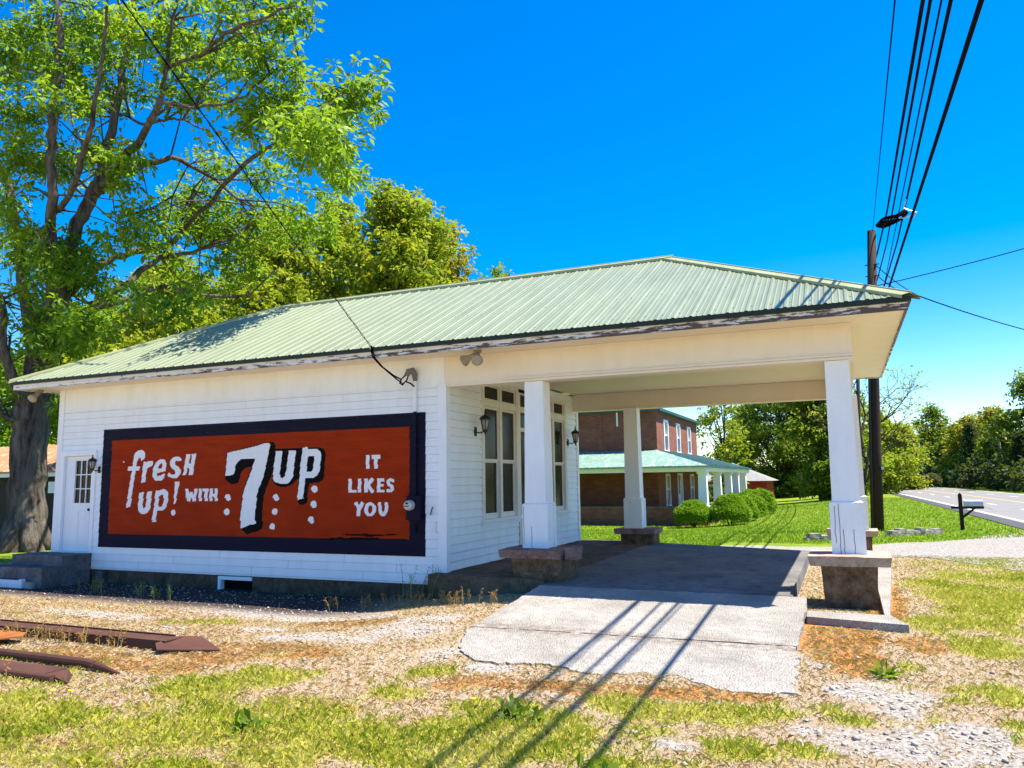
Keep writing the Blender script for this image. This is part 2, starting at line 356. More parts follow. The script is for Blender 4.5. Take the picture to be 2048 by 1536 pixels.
RUST=[(-6.25,-2.66,0.77,0.35),(-5.57,-4.86,0.7,0.37),(-6.09,-5.29,0.59,0.38),(-6.32,-5.83,0.7,0.26),(-2.87,-5.24,0.52,0.15),(-2.21,-5.17,0.58,0.18),(-1.59,-5.1,0.56,0.18),(-1.02,-4.97,0.48,0.18),(-0.2,-2.13,0.45,1.32),(-0.1,-3.35,0.35,0.71),(-0.5,-2.24,0.2,0.95),(0.29,0.64,0.32,2.29),(-3.98,-6.38,0.44,0.16),(-7.34,-5.74,0.75,0.26),(-4.85,-7.8,0.25,0.12),(-6.15,-4.8,0.31,0.25),(-3.23,-5.47,0.2,0.18),(0.6,-2.39,0.28,0.44)]
def blobs(L, x, y, soft=1.35):
    o = np.zeros_like(np.asarray(x, float))
    for cx, cy, rx, ry in L:
        d = np.sqrt(((x-cx)/max(rx,.12))**2 + ((y-cy)/max(ry,.12))**2)
        o = np.maximum(o, 1-sm(.55, soft, d))
    return o
DRIVE_NOISE = 0
def zones(x, y):
    """green, gravel, rust-straw, lawn weights of the yard"""
    n1 = nz(x, y, 2.6, 3); n2 = nz(x, y, 6.5, 5)
    band = sm(-5.5, -6.7, y)*.52 + .30*sm(.5, 1.6, x)*sm(-7.5,-3,y)
    gr = np.clip(blobs(GREEN, x, y)*.85 + band + .72*n1 + .55*n2 - .18, 0, 1)
    gv = np.clip(blobs(GRAVEL, x, y)*1.0 + .6*n2 + .4*n1 - .28, 0, 1)
    ru = np.clip(blobs(RUST, x, y)*1.2 + .5*n2 - .2, 0, 1)
    under = sm(-6.0, -8.0, x)*sm(-2.2, -1.5, y)*(1-sm(.2, .5, y))     # bare soil along the foundation
    gr = gr*(1-under)*(1-.9*gv)
    # right yard strip beside the shop, y 2..9
    ry = sm(.6, 1.6, x)*sm(-4, -1, y)*(1-sm(6.4, 7.6, y))
    gr = np.maximum(gr, np.clip(ry*(.55+.9*n1+.4*n2), 0, 1))
    lawn = sm(7.6, 8.4, y + .5*n1*.6)*1.0
    lawn = np.maximum(lawn, sm(-17.5, -19.5, x)*sm(-1.5, .5, y))
    return gr, gv, ru, under, lawn
def axis(fine, lo, hi, step, far):
    a = list(np.arange(lo, hi+1e-6, step)); s = step
    while a[-1] < far[1]: s *= 1.25; a.append(a[-1]+s)
    s = step
    while a[0] > far[0]: s *= 1.25; a.insert(0, a[0]-s)
    return np.array(a)
gx = axis(1, -18, 6, .085, (-900, 900)); gy = axis(1, -9.2, 9, .085, (-300, 1600))
X, Y = np.meshgrid(gx, gy); nx, ny = len(gx), len(gy)
Z = gz(X, Y)
V = np.stack([X.ravel(), Y.ravel(), Z.ravel()], 1)
ii = np.arange(nx*ny).reshape(ny, nx)
F = np.stack([ii[:-1,:-1].ravel(), ii[:-1,1:].ravel(), ii[1:,1:].ravel(), ii[1:,:-1].ravel()], 1)
m, nt, b = mat('yard ground'); M_ground = m
v = coords(nt, (1,1,1), True)
def att(n):
    a = nt.nodes.new('ShaderNodeAttribute'); a.attribute_name = n; return a.outputs['Fac']
nA = noise(nt, v, 3, 10, .7); nB = noise(nt, v, 32, 8, .75); nC = noise(nt, v, 130, 4, .7)
straw = ramp(nt, nB, [(.3,(.20,.115,.065)),(.5,(.40,.29,.19)),(.7,(.56,.46,.34))])
vo = N(nt, 'ShaderNodeTexVoronoi'); vo.inputs['Scale'].default_value = 42; nt.links.new(v, vo.inputs['Vector'])
grav = ramp(nt, math_(nt,'ADD',math_(nt,'MULTIPLY',vo.outputs['Color'],.6),math_(nt,'MULTIPLY',nB,.45)), [(.25,(.18,.15,.13)),(.5,(.38,.335,.295)),(.8,(.56,.51,.455))])
rust = ramp(nt, nB, [(.3,(.28,.085,.022)),(.5,(.48,.20,.06)),(.7,(.60,.34,.15))])
green = ramp(nt, nB, [(.3,(.16,.17,.02)),(.5,(.36,.34,.06)),(.72,(.54,.45,.16))])
lawnc = ramp(nt, math_(nt,'ADD',math_(nt,'MULTIPLY',nA,.55),math_(nt,'MULTIPLY',nB,.45)), [(.36,(.06,.13,.008)),(.5,(.14,.235,.012)),(.64,(.28,.32,.025))])
soil = ramp(nt, nB, [(.3,(.02,.014,.013)),(.5,(.05,.036,.032)),(.72,(.16,.13,.12))])
def broken(n, k=1.5, s=2.2):   # break the patch edge into grains
    return math_(nt, 'MULTIPLY', math_(nt, 'ADD', math_(nt, 'ADD', att(n), math_(nt, 'MULTIPLY', math_(nt, 'SUBTRACT', nB, .5), k)), -.22), s, True)
c = mixc(nt, math_(nt,'MULTIPLY',ramp(nt, noise(nt, v, 14, 8, .7), [(.48,(0,0,0)),(.6,(1,1,1))]),.55), straw, grav)
c = mixc(nt, broken('rust'), c, rust); c = mixc(nt, broken('green'), c, green); c = mixc(nt, broken('gravel'), c, grav)
c = mixc(nt, att('under'), c, soil); c = mixc(nt, broken('lawn', 1.0, 2.0), c, mixc(nt, ramp(nt, noise(nt, v, .45, 5, .6), [(.4,(0,0,0)),(.65,(.6,.6,.6))]), lawnc, (.28,.29,.035)))
nt.links.new(c, b.inputs['Base Color']); b.inputs['Roughness'].default_value = .95; b.inputs['Specular IOR Level'].default_value = .1
bump(nt, b, math_(nt,'ADD',nB,math_(nt,'MULTIPLY',nC,.6)), .8, .03)
go = np_mesh('ground', V, F, M_ground, smooth=True); tag(go, kind='structure')
zz = zones(V[:,0], V[:,1])
for n_, a_ in zip(('green','gravel','rust','under','lawn'), zz):
    at = go.data.attributes.new(n_, 'FLOAT', 'POINT'); at.data.foreach_set('value', a_.astype(np.float32))

def sheet(name, pts_l, pts_r, h, m, kind='structure', sub=1):
    """ribbon between two polylines laid on the ground"""
    mb = MB(); n = len(pts_l)
    vs = []
    K = 6
    for (a, bb) in zip(pts_l, pts_r):
        for k in range(K+1):
            x = a[0]+(bb[0]-a[0])*k/K; y = a[1]+(bb[1]-a[1])*k/K; vs.append((x, y, float(gz(x, y))+h))
    fs = [(i*(K+1)+k, i*(K+1)+k+1, (i+1)*(K+1)+k+1, (i+1)*(K+1)+k) for i in range(n-1) for k in range(K)]
    mb.add(vs, fs); o = mb.build(name, m, smooth=True); tag(o, kind=kind); return o
# gravel side drive crossing from the road behind the canopy
m, nt, b = mat('crushed limestone'); M_gravel = m
v = coords(nt, (1,1,1), True); vo = N(nt, 'ShaderNodeTexVoronoi'); vo.inputs['Scale'].default_value = 30; nt.links.new(v, vo.inputs['Vector'])
n1 = noise(nt, v, .9, 8, .7); n2 = noise(nt, v, 40, 8, .7)
c = ramp(nt, math_(nt,'ADD',math_(nt,'MULTIPLY',vo.outputs['Color'],.5),math_(nt,'MULTIPLY',n2,.5)), [(.25,(.13,.12,.11)),(.5,(.27,.25,.23)),(.75,(.42,.395,.365))])
c = mixc(nt, math_(nt,'MULTIPLY',ramp(nt,n1,[(.5,(0,0,0)),(.7,(1,1,1))]),.7), c, (.36,.27,.15))
nt.links.new(c, b.inputs['Base Color']); b.inputs['Roughness'].default_value = .95; bump(nt, b, math_(nt,'ADD',vo.outputs['Distance'],n2), .7, .02)
GL = []; GR = []
for i in range(60):
    t = i/59; x = -3.2 + t*10.5
    wob = .12*math.sin(x*2.1)+.08*math.sin(x*5.3+1)
    GL.append((x, 7.0 + .10*x + wob - 3.2*float(sm(1.2, 3.4, x)) - .9*float(sm(3.5,6.5,x))))
    GR.append((x, 9.6 + 1.05*float(sm(-2,1.5,x)) + 1.0*x*float(sm(0,1,x)) + wob*.8 + 1.5*float(sm(2.2,4.6,x))))
sheet('gravel_drive', GL, GR, .012, M_gravel)
# the road with its paint
def roadc(y):   # left white line, from the photo's curve
    return 5.95 - .024*(y-20) - .00016*np.maximum(y-40, 0)**2 - .0000035*np.maximum(y-70,0)**3
ys = np.concatenate([np.arange(-60, 60, 4), np.arange(60, 175, 5)])
RL = [(float(roadc(y))-.62, y) for y in ys]; RR = [(float(roadc(y))+9.3, y) for y in ys]
sheet('road', [(x+.42, y) for x, y in RL], RR, .035, M_asph)
sheet('road_shoulder', [(x-.25, y) for x, y in RL], [(x+.42, y) for x, y in RL], .028, M_asphd)
def strip(o, w, y0, y1, name, m):
    yy = np.arange(y0, y1+.01, 3)
    sheet(name, [(float(roadc(y))+o-w/2, y) for y in yy], [(float(roadc(y))+o+w/2, y) for y in yy], .043, m)
strip(.02, .16, -60, 165, 'road_edge_line', M_line); strip(4.5, .14, -60, 165, 'road_centre_line', M_yell)
strip(9.0, .14, -60, 165, 'road_edge_line', M_line)
mb = MB()
for y in np.arange(14, 150, 9.0):
    for o, w in ((2.3, .13), (6.9, .13)):
        q = []
        for yy, oo in ((y, o-w/2), (y, o+w/2), (y+3, o+w/2), (y+3, o-w/2)):
            x = float(roadc(yy))+oo; q.append((x, yy, float(gz(x, yy))+.045))
        mb.quad(*q)
tag(mb.build('road_lane_dashes', M_line), kind='structure')

# concrete drive under the canopy and its broken apron
def grid_slab(name, outline_fn, u_n, v_n, th, m, rag=0.0):
    """outline_fn(u,v)->(x,y,z); closed slab with sides"""
    mb = MB(); r = np.random.default_rng(3)
    P = [[list(outline_fn(i/u_n, j/v_n)) for i in range(u_n+1)] for j in range(v_n+1)]
    if rag:
        for j in range(v_n+1):
            for i in range(u_n+1):
                if i in (0, u_n): P[j][i][0] += r.uniform(-rag, rag)
                if j in (0, v_n): P[j][i][1] += r.uniform(-rag, rag)*(1.5 if j == 0 else .15)
                P[j][i][2] += r.uniform(-.004, .004)
    vs = [p for row in P for p in row]; w = u_n+1
    fs = [(j*w+i, j*w+i+1, (j+1)*w+i+1, (j+1)*w+i) for j in range(v_n) for i in range(u_n)]
    per = [i for i in range(w)] + [j*w+u_n for j in range(1, v_n+1)] + [v_n*w+i for i in range(u_n-1, -1, -1)] + [j*w for j in range(v_n-1, 0, -1)]
    base = len(vs); vs += [(vs[k][0], vs[k][1], vs[k][2]-th) for k in per]; n = len(per)
    fs += [(per[k], base+k, base+(k+1)%n, per[(k+1)%n]) for k in range(n)]
    mb.add(vs, fs); o = mb.build(name, m); tag(o, kind='structure'); return o
def lerp(a, b, t): return a+(b-a)*t
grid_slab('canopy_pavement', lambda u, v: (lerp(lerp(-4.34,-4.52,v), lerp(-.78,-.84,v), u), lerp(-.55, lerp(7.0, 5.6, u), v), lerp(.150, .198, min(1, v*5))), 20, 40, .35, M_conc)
grid_slab('upper_drive_slab', lambda u, v: (lerp(lerp(-4.14,-4.34,v), -.58 if v < .78 else lerp(-.58,-.60,v), u), lerp(lerp(-3.22,-3.10,u), -.56, v), lerp(.025, .145, v)), 26, 22, .3, M_drive, .012)
def apron(u, v):
    y0 = -4.62 - .12*math.sin(u*7+.5) - .10*math.sin(u*17) - .16*u + .3*(1-u)**3
    return (lerp(lerp(-3.62,-4.16,v**.6), lerp(-.50,-.57,v), u), lerp(y0, lerp(-3.232,-3.112,u), v), lerp(-.010, .021, v) + .004*math.sin(u*9+v*5)*(1-v))
grid_slab('lower_drive_slab', apron, 60, 24, .2, M_drive, .03)
# walk in front of the shop door, higher than the ground by the wall
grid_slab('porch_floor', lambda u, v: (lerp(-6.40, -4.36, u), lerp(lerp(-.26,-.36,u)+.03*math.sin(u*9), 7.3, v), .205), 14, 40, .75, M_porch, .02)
# footing kerb round the right plinth
mb = MB()
mb.slab([(-.56,-1.62,.075),(.50,-1.80,.07),(.34,-1.30,.085),(-.56,-1.25,.085)], .3)
mb.slab([(.28,-1.30,.085),(.335,-1.303,.084),(.60,4.2,.10),(.28,4.2,.10)], .3)
tag(mb.build('footing_kerb', M_drive), kind='structure')

# ------------------------------------------------------------------ the shop
shop = thing('roadside_shop', 'white clapboard shop with green metal roof, drive-through canopy and red painted wall', 'shop', (-11, 3.5, 0))
PITCH = .142
def tilt(y): return .0125*(y+.7)
def siding(mb, u0, u1, z0, z1, P, nrm, holes=(), out=.014, gap=.006):
    """bevel boards; P(u,d,z)->xyz, d outward"""
    z = z0; jr = np.random.default_rng(int(abs(u0*100)+z0*10))
    while z < z1-1e-4:
        t = min(z+PITCH, z1); cuts = [(u0, u1)]
        for (a, b_, c, d) in holes:
            if c < t-.01 and d > z+.01:
                nc = []
                for (p, q) in cuts:
                    if b_ <= p or a >= q: nc.append((p, q)); continue
                    if a > p: nc.append((p, a))
                    if b_ < q: nc.append((b_, q))
                cuts = nc
        nc = []
        for (p, q) in cuts:   # butt joints
            a = p + jr.uniform(1.2, 3.6)
            while a < q-.5: nc.append((p, a-.0015)); p = a+.0015; a += jr.uniform(2.2, 3.8)
            nc.append((p, q))
        for (p, q) in nc:
            vs = [P(p,out,z+gap),P(q,out,z+gap),P(q,.003,t),P(p,.003,t),P(p,-.012,z+gap),P(q,-.012,z+gap),P(q,-.012,z),P(p,-.012,z),P(p,.003,z),P(q,.003,z)]
            mb.add(vs, [(0,1,2,3),(4,5,1,0),(7,6,5,4),(8,9,6,7)])
        z = t
P_front = lambda u, d, z: (u, -d, z)
P_end = lambda u, d, z: (-6.24+d, u, z)
P_far = lambda u, d, z: (u, 6.96+d, z)
P_left = lambda u, d, z: (-15.82-d, u, z)
mb = MB(); siding(mb, -15.70, -6.24, .03, 3.36, P_front, None, [(-15.68,-14.62,0,2.43)])
mb.box(-15.80, -6.24, -.010, .05, 3.36, 3.84); mb.box(-15.75,-6.3,.001,.04,.0,.03)
side_wall = mb.build('side_wall', M_white, shop); side_wall['label'] = 'white clapboard side wall carrying the red mural'
ew_holes = [(1.42,3.12,.93,3.53),(3.12,4.38,.2,3.53),(4.38,6.06,.93,3.53)]
mb = MB(); siding(mb, .02, 6.94, .205, 3.76, P_end, None, ew_holes, .020, .015); end_wall = mb.build('end_wall', M_white, shop)
mb = MB(); siding(mb, -15.80, -6.24, .03, 3.86, P_far, None); mb.build('back_wall', M_white, shop)
mb = MB(); siding(mb, 0, 6.96, .03, 3.86, P_left, None); mb.build('end_wall', M_white, shop)
mb = MB()
mb.box(-6.36,-6.20,-.028,.0,.02,3.36); mb.box(-6.238,-6.205,.0,.12,.206,3.36)
mb.build('corner_board', M_trim, shop)
mb = MB(); mb.box(-6.238,-6.205,6.86,6.99,.206,3.76); mb.build('corner_board', M_trim, shop)
mb = MB(); mb.box(-15.85,-15.69,-.028,.0,.30,3.82); mb.box(-15.85,-15.82,.0,.12,.0,3.8); mb.build('corner_board', M_trim, shop)
# foundation
mb = MB()
for x0, x1 in ((-15.78,-11.16),(-10.32,-6.42)):
    mb = MB(); n = int((x1-x0)/.22)
    for i in range(n):
        a = x0+(x1-x0)*i/n; c_ = x0+(x1-x0)*(i+1)/n; j = rng.uniform(-.012,.012)
        mb.box(a, c_, .012+j, .2, -.9, .0)
    mb.build('foundation', M_found, shop)
mb = MB()
mb.box(-15.78,-6.42,6.7,6.94,-.6,.0); mb.box(-15.8,-15.6,.2,6.7,-.6,.0)
mb.build('rear_foundation', M_found, shop)
mb = MB(); mb.box(-11.16,-10.32,.22,.28,-.7,-.02); vent = mb.build('crawl_vent', M_dark, shop)
mb = MB(); mb.box(-11.16,-11.09,.0,.1,-.5,-.02); mb.box(-11.09,-10.34,-.004,.1,-.085,-.02); mb.build('vent_frame', M_trim, vent)
# ---- painted mural on the boards: runs of colour cut row by row
WHITE=[[(-13.495,2.382),(-13.422,2.422),(-13.34,2.441),(-13.264,2.418),(-13.211,2.369),(-13.2,2.32),(-13.229,2.255),(-13.292,2.219),(-13.318,2.228),(-13.329,2.276),(-13.371,2.283),(-13.409,2.23),(-13.43,2.164),(-13.451,2.098),(-13.326,2.096),(-13.346,2.019),(-13.459,2.021),(-13.461,1.949),(-13.49,1.806),(-13.505,1.651),(-13.533,1.448),(-13.543,1.347),(-13.564,1.288),(-13.699,1.258),(-13.675,1.317),(-13.642,1.449),(-13.609,1.711),(-13.58,1.903),(-13.555,2.022),(-13.672,2.022),(-13.669,2.103),(-13.551,2.1),(-13.532,2.19),(-13.53,2.287)],
[(-13.225,2.201),(-13.175,2.188),(-13.077,2.202),(-12.971,2.199),(-12.975,2.13),(-13.006,2.101),(-13.102,2.068),(-13.139,2.015),(-13.158,1.92),(-13.166,1.784),(-13.283,1.761),(-13.276,1.827),(-13.253,1.993),(-13.253,2.112)],
[(-12.706,2.237),(-12.64,2.212),(-12.601,2.146),(-12.606,2.029),(-12.628,1.994),(-12.739,1.975),(-12.851,1.957),(-12.844,1.903),(-12.815,1.894),(-12.735,1.908),(-12.657,1.947),(-12.627,1.924),(-12.645,1.871),(-12.713,1.808),(-12.874,1.801),(-12.932,1.834),(-12.969,1.905),(-12.968,2.012),(-12.94,2.094),(-12.896,2.164),(-12.81,2.222)],
[(-12.189,2.207),(-12.219,2.182),(-12.289,2.184),(-12.338,2.199),(-12.375,2.159),(-12.356,2.106),(-12.268,2.075),(-12.21,2.021),(-12.206,1.94),(-12.242,1.894),(-12.318,1.849),(-12.413,1.844),(-12.493,1.869),(-12.559,1.905),(-12.523,1.969),(-12.465,1.927),(-12.385,1.914),(-12.347,1.942),(-12.374,2.001),(-12.456,2.061),(-12.507,2.121),(-12.503,2.191),(-12.436,2.26),(-12.342,2.281),(-12.246,2.261)],
[(-12.085,2.315),(-11.969,2.323),(-11.986,2.214),(-11.998,2.133),(-11.951,2.132),(-11.932,2.212),(-11.945,2.317),(-11.815,2.325),(-11.833,2.233),(-11.857,2.095),(-11.872,1.946),(-11.886,1.9),(-11.991,1.908),(-11.983,1.994),(-11.978,2.052),(-12.024,2.047),(-12.051,1.961),(-12.056,1.914),(-12.152,1.902),(-12.123,1.997),(-12.113,2.101),(-12.095,2.216)],
[(-13.317,1.566),(-13.186,1.577),(-13.197,1.494),(-13.212,1.353),(-13.212,1.27),(-13.181,1.247),(-13.127,1.294),(-13.116,1.388),(-13.096,1.582),(-12.962,1.599),(-12.968,1.493),(-12.992,1.352),(-13.002,1.247),(-13.062,1.165),(-13.157,1.132),(-13.257,1.146),(-13.327,1.211),(-13.348,1.282),(-13.337,1.376),(-13.319,1.471)],
[(-12.862,1.598),(-12.749,1.609),(-12.655,1.637),(-12.574,1.619),(-12.515,1.56),(-12.511,1.479),(-12.529,1.375),(-12.57,1.271),(-12.631,1.218),(-12.726,1.207),(-12.798,1.212),(-12.809,1.119),(-12.828,0.985),(-12.94,0.979),(-12.919,1.084),(-12.904,1.235),(-12.881,1.387),(-12.872,1.504)],
[(-12.354,1.774),(-12.217,1.778),(-12.246,1.674),(-12.284,1.501),(-12.314,1.346),(-12.366,1.338),(-12.358,1.432),(-12.345,1.617)],
[(-12.3,1.17),(-12.305,1.145),(-12.321,1.125),(-12.345,1.114),(-12.373,1.113),(-12.399,1.124),(-12.418,1.144),(-12.425,1.169),(-12.42,1.194),(-12.404,1.214),(-12.38,1.226),(-12.352,1.226),(-12.326,1.215),(-12.307,1.195)],
[(-13.788,2.202),(-13.789,2.194),(-13.794,2.188),(-13.801,2.185),(-13.809,2.185),(-13.817,2.189),(-13.823,2.195),(-13.825,2.203),(-13.824,2.211),(-13.819,2.217),(-13.812,2.22),(-13.803,2.22),(-13.796,2.217),(-13.79,2.21)],
[(-12.061,1.629),(-12.015,1.388),(-11.935,1.394),(-11.982,1.635)],
[(-11.941,1.383),(-11.873,1.56),(-11.941,1.576),(-12.009,1.399)],
[(-11.941,1.561),(-11.866,1.384),(-11.799,1.398),(-11.873,1.575)],
[(-11.793,1.384),(-11.733,1.626),(-11.812,1.64),(-11.871,1.397)],
[(-11.705,1.63),(-11.709,1.392),(-11.63,1.389),(-11.626,1.627)],
[(-11.606,1.577),(-11.446,1.582),(-11.452,1.634),(-11.611,1.629)],
[(-11.555,1.607),(-11.56,1.392),(-11.477,1.388),(-11.472,1.603)],
[(-11.417,1.635),(-11.436,1.392),(-11.361,1.387),(-11.342,1.629)],
[(-11.298,1.632),(-11.302,1.391),(-11.227,1.388),(-11.223,1.629)],
[(-11.386,1.477),(-11.259,1.482),(-11.265,1.532),(-11.392,1.528)],
[(-11.023,2.311),(-10.912,2.334),(-10.676,2.367),(-10.376,2.417),(-10.113,2.467),(-9.974,2.469),(-9.995,2.354),(-10.016,2.252),(-10.051,2.073),(-10.094,1.907),(-10.147,1.767),(-10.216,1.628),(-10.26,1.475),(-10.271,1.347),(-10.292,1.22),(-10.286,1.055),(-10.266,0.967),(-10.421,0.946),(-10.626,0.874),(-10.639,1.002),(-10.638,1.181),(-10.612,1.386),(-10.584,1.528),(-10.54,1.669),(-10.47,1.823),(-10.409,1.951),(-10.371,2.067),(-10.318,2.188),(-10.501,2.193),(-10.66,2.19),(-10.751,2.133),(-10.799,2.063),(-10.827,1.906),(-10.911,1.882),(-11.044,1.881),(-11.036,2.002),(-11.024,2.133)],
[(-9.84,2.317),(-9.684,2.317),(-9.692,2.205),(-9.704,2.065),(-9.731,1.901),(-9.712,1.819),(-9.664,1.809),(-9.61,1.849),(-9.573,1.962),(-9.554,2.125),(-9.535,2.309),(-9.367,2.32),(-9.382,2.185),(-9.401,1.996),(-9.42,1.846),(-9.48,1.746),(-9.566,1.703),(-9.701,1.705),(-9.83,1.738),(-9.888,1.802),(-9.883,1.904),(-9.865,2.082),(-9.845,2.209)],
[(-9.214,2.356),(-9.106,2.378),(-9.089,2.328),(-8.874,2.324),(-8.811,2.27),(-8.787,2.207),(-8.807,2.046),(-8.819,1.923),(-8.878,1.85),(-8.954,1.808),(-9.138,1.798),(-9.15,1.668),(-9.163,1.531),(-9.176,1.439),(-9.315,1.408),(-9.294,1.532),(-9.277,1.744),(-9.265,1.906),(-9.247,2.093),(-9.227,2.243)],
[(-10.89,1.462),(-10.896,1.434),(-10.915,1.411),(-10.943,1.399),(-10.975,1.399),(-11.004,1.412),(-11.025,1.434),(-11.033,1.463),(-11.027,1.491),(-11.008,1.513),(-10.98,1.526),(-10.948,1.526),(-10.919,1.513),(-10.898,1.49)],
[(-10.912,1.186),(-10.918,1.158),(-10.937,1.136),(-10.965,1.123),(-10.997,1.123),(-11.026,1.135),(-11.047,1.158),(-11.056,1.186),(-11.05,1.214),(-11.031,1.237),(-11.002,1.249),(-10.971,1.249),(-10.941,1.237),(-10.921,1.214)],
[(-9.733,1.453),(-9.739,1.426),(-9.757,1.404),(-9.783,1.392),(-9.813,1.392),(-9.841,1.405),(-9.86,1.426),(-9.868,1.454),(-9.862,1.481),(-9.844,1.503),(-9.817,1.515),(-9.787,1.515),(-9.76,1.503),(-9.741,1.481)],
[(-9.759,1.196),(-9.765,1.169),(-9.783,1.147),(-9.809,1.135),(-9.839,1.135),(-9.866,1.147),(-9.886,1.169),(-9.893,1.196),(-9.887,1.223),(-9.869,1.245),(-9.843,1.257),(-9.813,1.257),(-9.786,1.245),(-9.766,1.223)],
[(-9.813,0.921),(-9.818,0.895),(-9.835,0.874),(-9.86,0.862),(-9.889,0.862),(-9.915,0.873),(-9.933,0.894),(-9.94,0.92),(-9.935,0.946),(-9.918,0.967),(-9.893,0.979),(-9.864,0.979),(-9.838,0.967),(-9.82,0.947)],
[(-8.85,1.603),(-8.857,1.575),(-8.877,1.553),(-8.906,1.541),(-8.938,1.541),(-8.968,1.554),(-8.989,1.576),(-8.997,1.604),(-8.99,1.632),(-8.97,1.654),(-8.941,1.666),(-8.908,1.666),(-8.879,1.653),(-8.858,1.631)],
[(-8.875,1.327),(-8.881,1.298),(-8.899,1.275),(-8.926,1.261),(-8.957,1.261),(-8.985,1.274),(-9.004,1.298),(-9.012,1.327),(-9.006,1.357),(-8.987,1.38),(-8.96,1.393),(-8.929,1.393),(-8.901,1.38),(-8.882,1.356)],
[(-8.921,1.05),(-8.927,1.021),(-8.944,0.998),(-8.97,0.985),(-8.998,0.985),(-9.024,0.997),(-9.042,1.02),(-9.049,1.049),(-9.044,1.077),(-9.027,1.101),(-9.001,1.113),(-8.973,1.114),(-8.947,1.101),(-8.928,1.078)],
[(-7.82,2.192),(-7.817,1.945),(-7.744,1.944),(-7.746,2.19)],
[(-7.702,2.121),(-7.521,2.12),(-7.524,2.191),(-7.705,2.192)],
[(-7.65,2.155),(-7.648,1.947),(-7.574,1.946),(-7.576,2.153)],
[(-8.186,1.773),(-8.183,1.532),(-8.11,1.531),(-8.114,1.772)],
[(-8.174,1.532),(-8.008,1.53),(-8.009,1.583),(-8.175,1.584)],
[(-7.985,1.774),(-7.982,1.53),(-7.911,1.53),(-7.914,1.773)],
[(-7.85,1.778),(-7.847,1.532),(-7.772,1.531),(-7.775,1.777)],
[(-7.768,1.628),(-7.641,1.755),(-7.699,1.796),(-7.826,1.669)],
[(-7.815,1.659),(-7.691,1.513),(-7.63,1.548),(-7.754,1.694)],
[(-7.583,1.776),(-7.581,1.53),(-7.511,1.529),(-7.514,1.775)],
[(-7.574,1.724),(-7.434,1.724),(-7.435,1.776),(-7.576,1.776)],
[(-7.561,1.631),(-7.447,1.63),(-7.447,1.677),(-7.561,1.679)],
[(-7.573,1.53),(-7.426,1.529),(-7.426,1.58),(-7.573,1.582)],
[(-8.069,1.347),(-7.982,1.219),(-7.917,1.25),(-8.003,1.377)],
[(-7.911,1.378),(-8.002,1.251),(-7.937,1.218),(-7.846,1.345)],
[(-8.003,1.259),(-8.008,1.125),(-7.929,1.122),(-7.924,1.256)],
[(-7.604,1.241),(-7.608,1.207),(-7.623,1.175),(-7.645,1.149),(-7.675,1.13),(-7.709,1.12),(-7.744,1.12),(-7.778,1.13),(-7.808,1.148),(-7.832,1.175),(-7.847,1.206),(-7.852,1.24),(-7.848,1.275),(-7.833,1.306),(-7.81,1.333),(-7.781,1.351),(-7.747,1.361),(-7.711,1.361),(-7.677,1.351),(-7.647,1.333),(-7.624,1.306),(-7.609,1.275)],
[(-7.226,1.751),(-7.305,1.774),(-7.324,1.726),(-7.245,1.702)],
[(-7.333,1.771),(-7.386,1.738),(-7.349,1.696),(-7.296,1.729)],
[(-7.395,1.707),(-7.368,1.656),(-7.313,1.676),(-7.34,1.727)],
[(-7.354,1.643),(-7.288,1.614),(-7.261,1.66),(-7.327,1.689)],
[(-7.304,1.631),(-7.29,1.586),(-7.231,1.598),(-7.245,1.643)],
[(-7.282,1.611),(-7.328,1.572),(-7.285,1.535),(-7.239,1.574)],
[(-7.3,1.579),(-7.382,1.596),(-7.396,1.546),(-7.314,1.529)],
[(-7.284,1.749),(-7.29,1.734),(-7.305,1.725),(-7.324,1.725),(-7.339,1.735),(-7.345,1.75),(-7.34,1.765),(-7.324,1.775),(-7.305,1.774),(-7.29,1.765)],
[(-7.337,1.716),(-7.343,1.701),(-7.358,1.692),(-7.377,1.692),(-7.392,1.702),(-7.398,1.717),(-7.392,1.732),(-7.377,1.742),(-7.358,1.741),(-7.343,1.732)],
[(-7.31,1.666),(-7.316,1.651),(-7.331,1.641),(-7.35,1.642),(-7.365,1.651),(-7.371,1.666),(-7.365,1.681),(-7.35,1.691),(-7.331,1.69),(-7.316,1.681)],
[(-7.244,1.637),(-7.25,1.622),(-7.265,1.613),(-7.283,1.613),(-7.299,1.622),(-7.305,1.638),(-7.299,1.653),(-7.284,1.662),(-7.265,1.662),(-7.25,1.652)],
[(-7.23,1.592),(-7.236,1.577),(-7.251,1.568),(-7.27,1.568),(-7.285,1.578),(-7.291,1.593),(-7.285,1.608),(-7.27,1.617),(-7.252,1.617),(-7.236,1.607)],
[(-7.276,1.553),(-7.282,1.538),(-7.297,1.529),(-7.316,1.529),(-7.331,1.539),(-7.337,1.554),(-7.331,1.569),(-7.316,1.578),(-7.298,1.578),(-7.282,1.569)],
[(-7.57,1.357),(-7.558,1.222),(-7.489,1.226),(-7.501,1.361)],
[(-7.555,1.213),(-7.521,1.148),(-7.458,1.171),(-7.492,1.236)],
[(-7.493,1.131),(-7.439,1.126),(-7.433,1.184),(-7.486,1.188)],
[(-7.406,1.142),(-7.369,1.2),(-7.43,1.227),(-7.467,1.169)],
[(-7.365,1.212),(-7.357,1.357),(-7.426,1.36),(-7.434,1.215)],
[(-7.489,1.224),(-7.495,1.207),(-7.512,1.197),(-7.534,1.197),(-7.551,1.207),(-7.558,1.224),(-7.552,1.241),(-7.534,1.252),(-7.513,1.252),(-7.495,1.241)],
[(-7.455,1.16),(-7.461,1.143),(-7.478,1.132),(-7.5,1.132),(-7.517,1.142),(-7.524,1.159),(-7.518,1.176),(-7.5,1.187),(-7.479,1.187),(-7.462,1.177)],
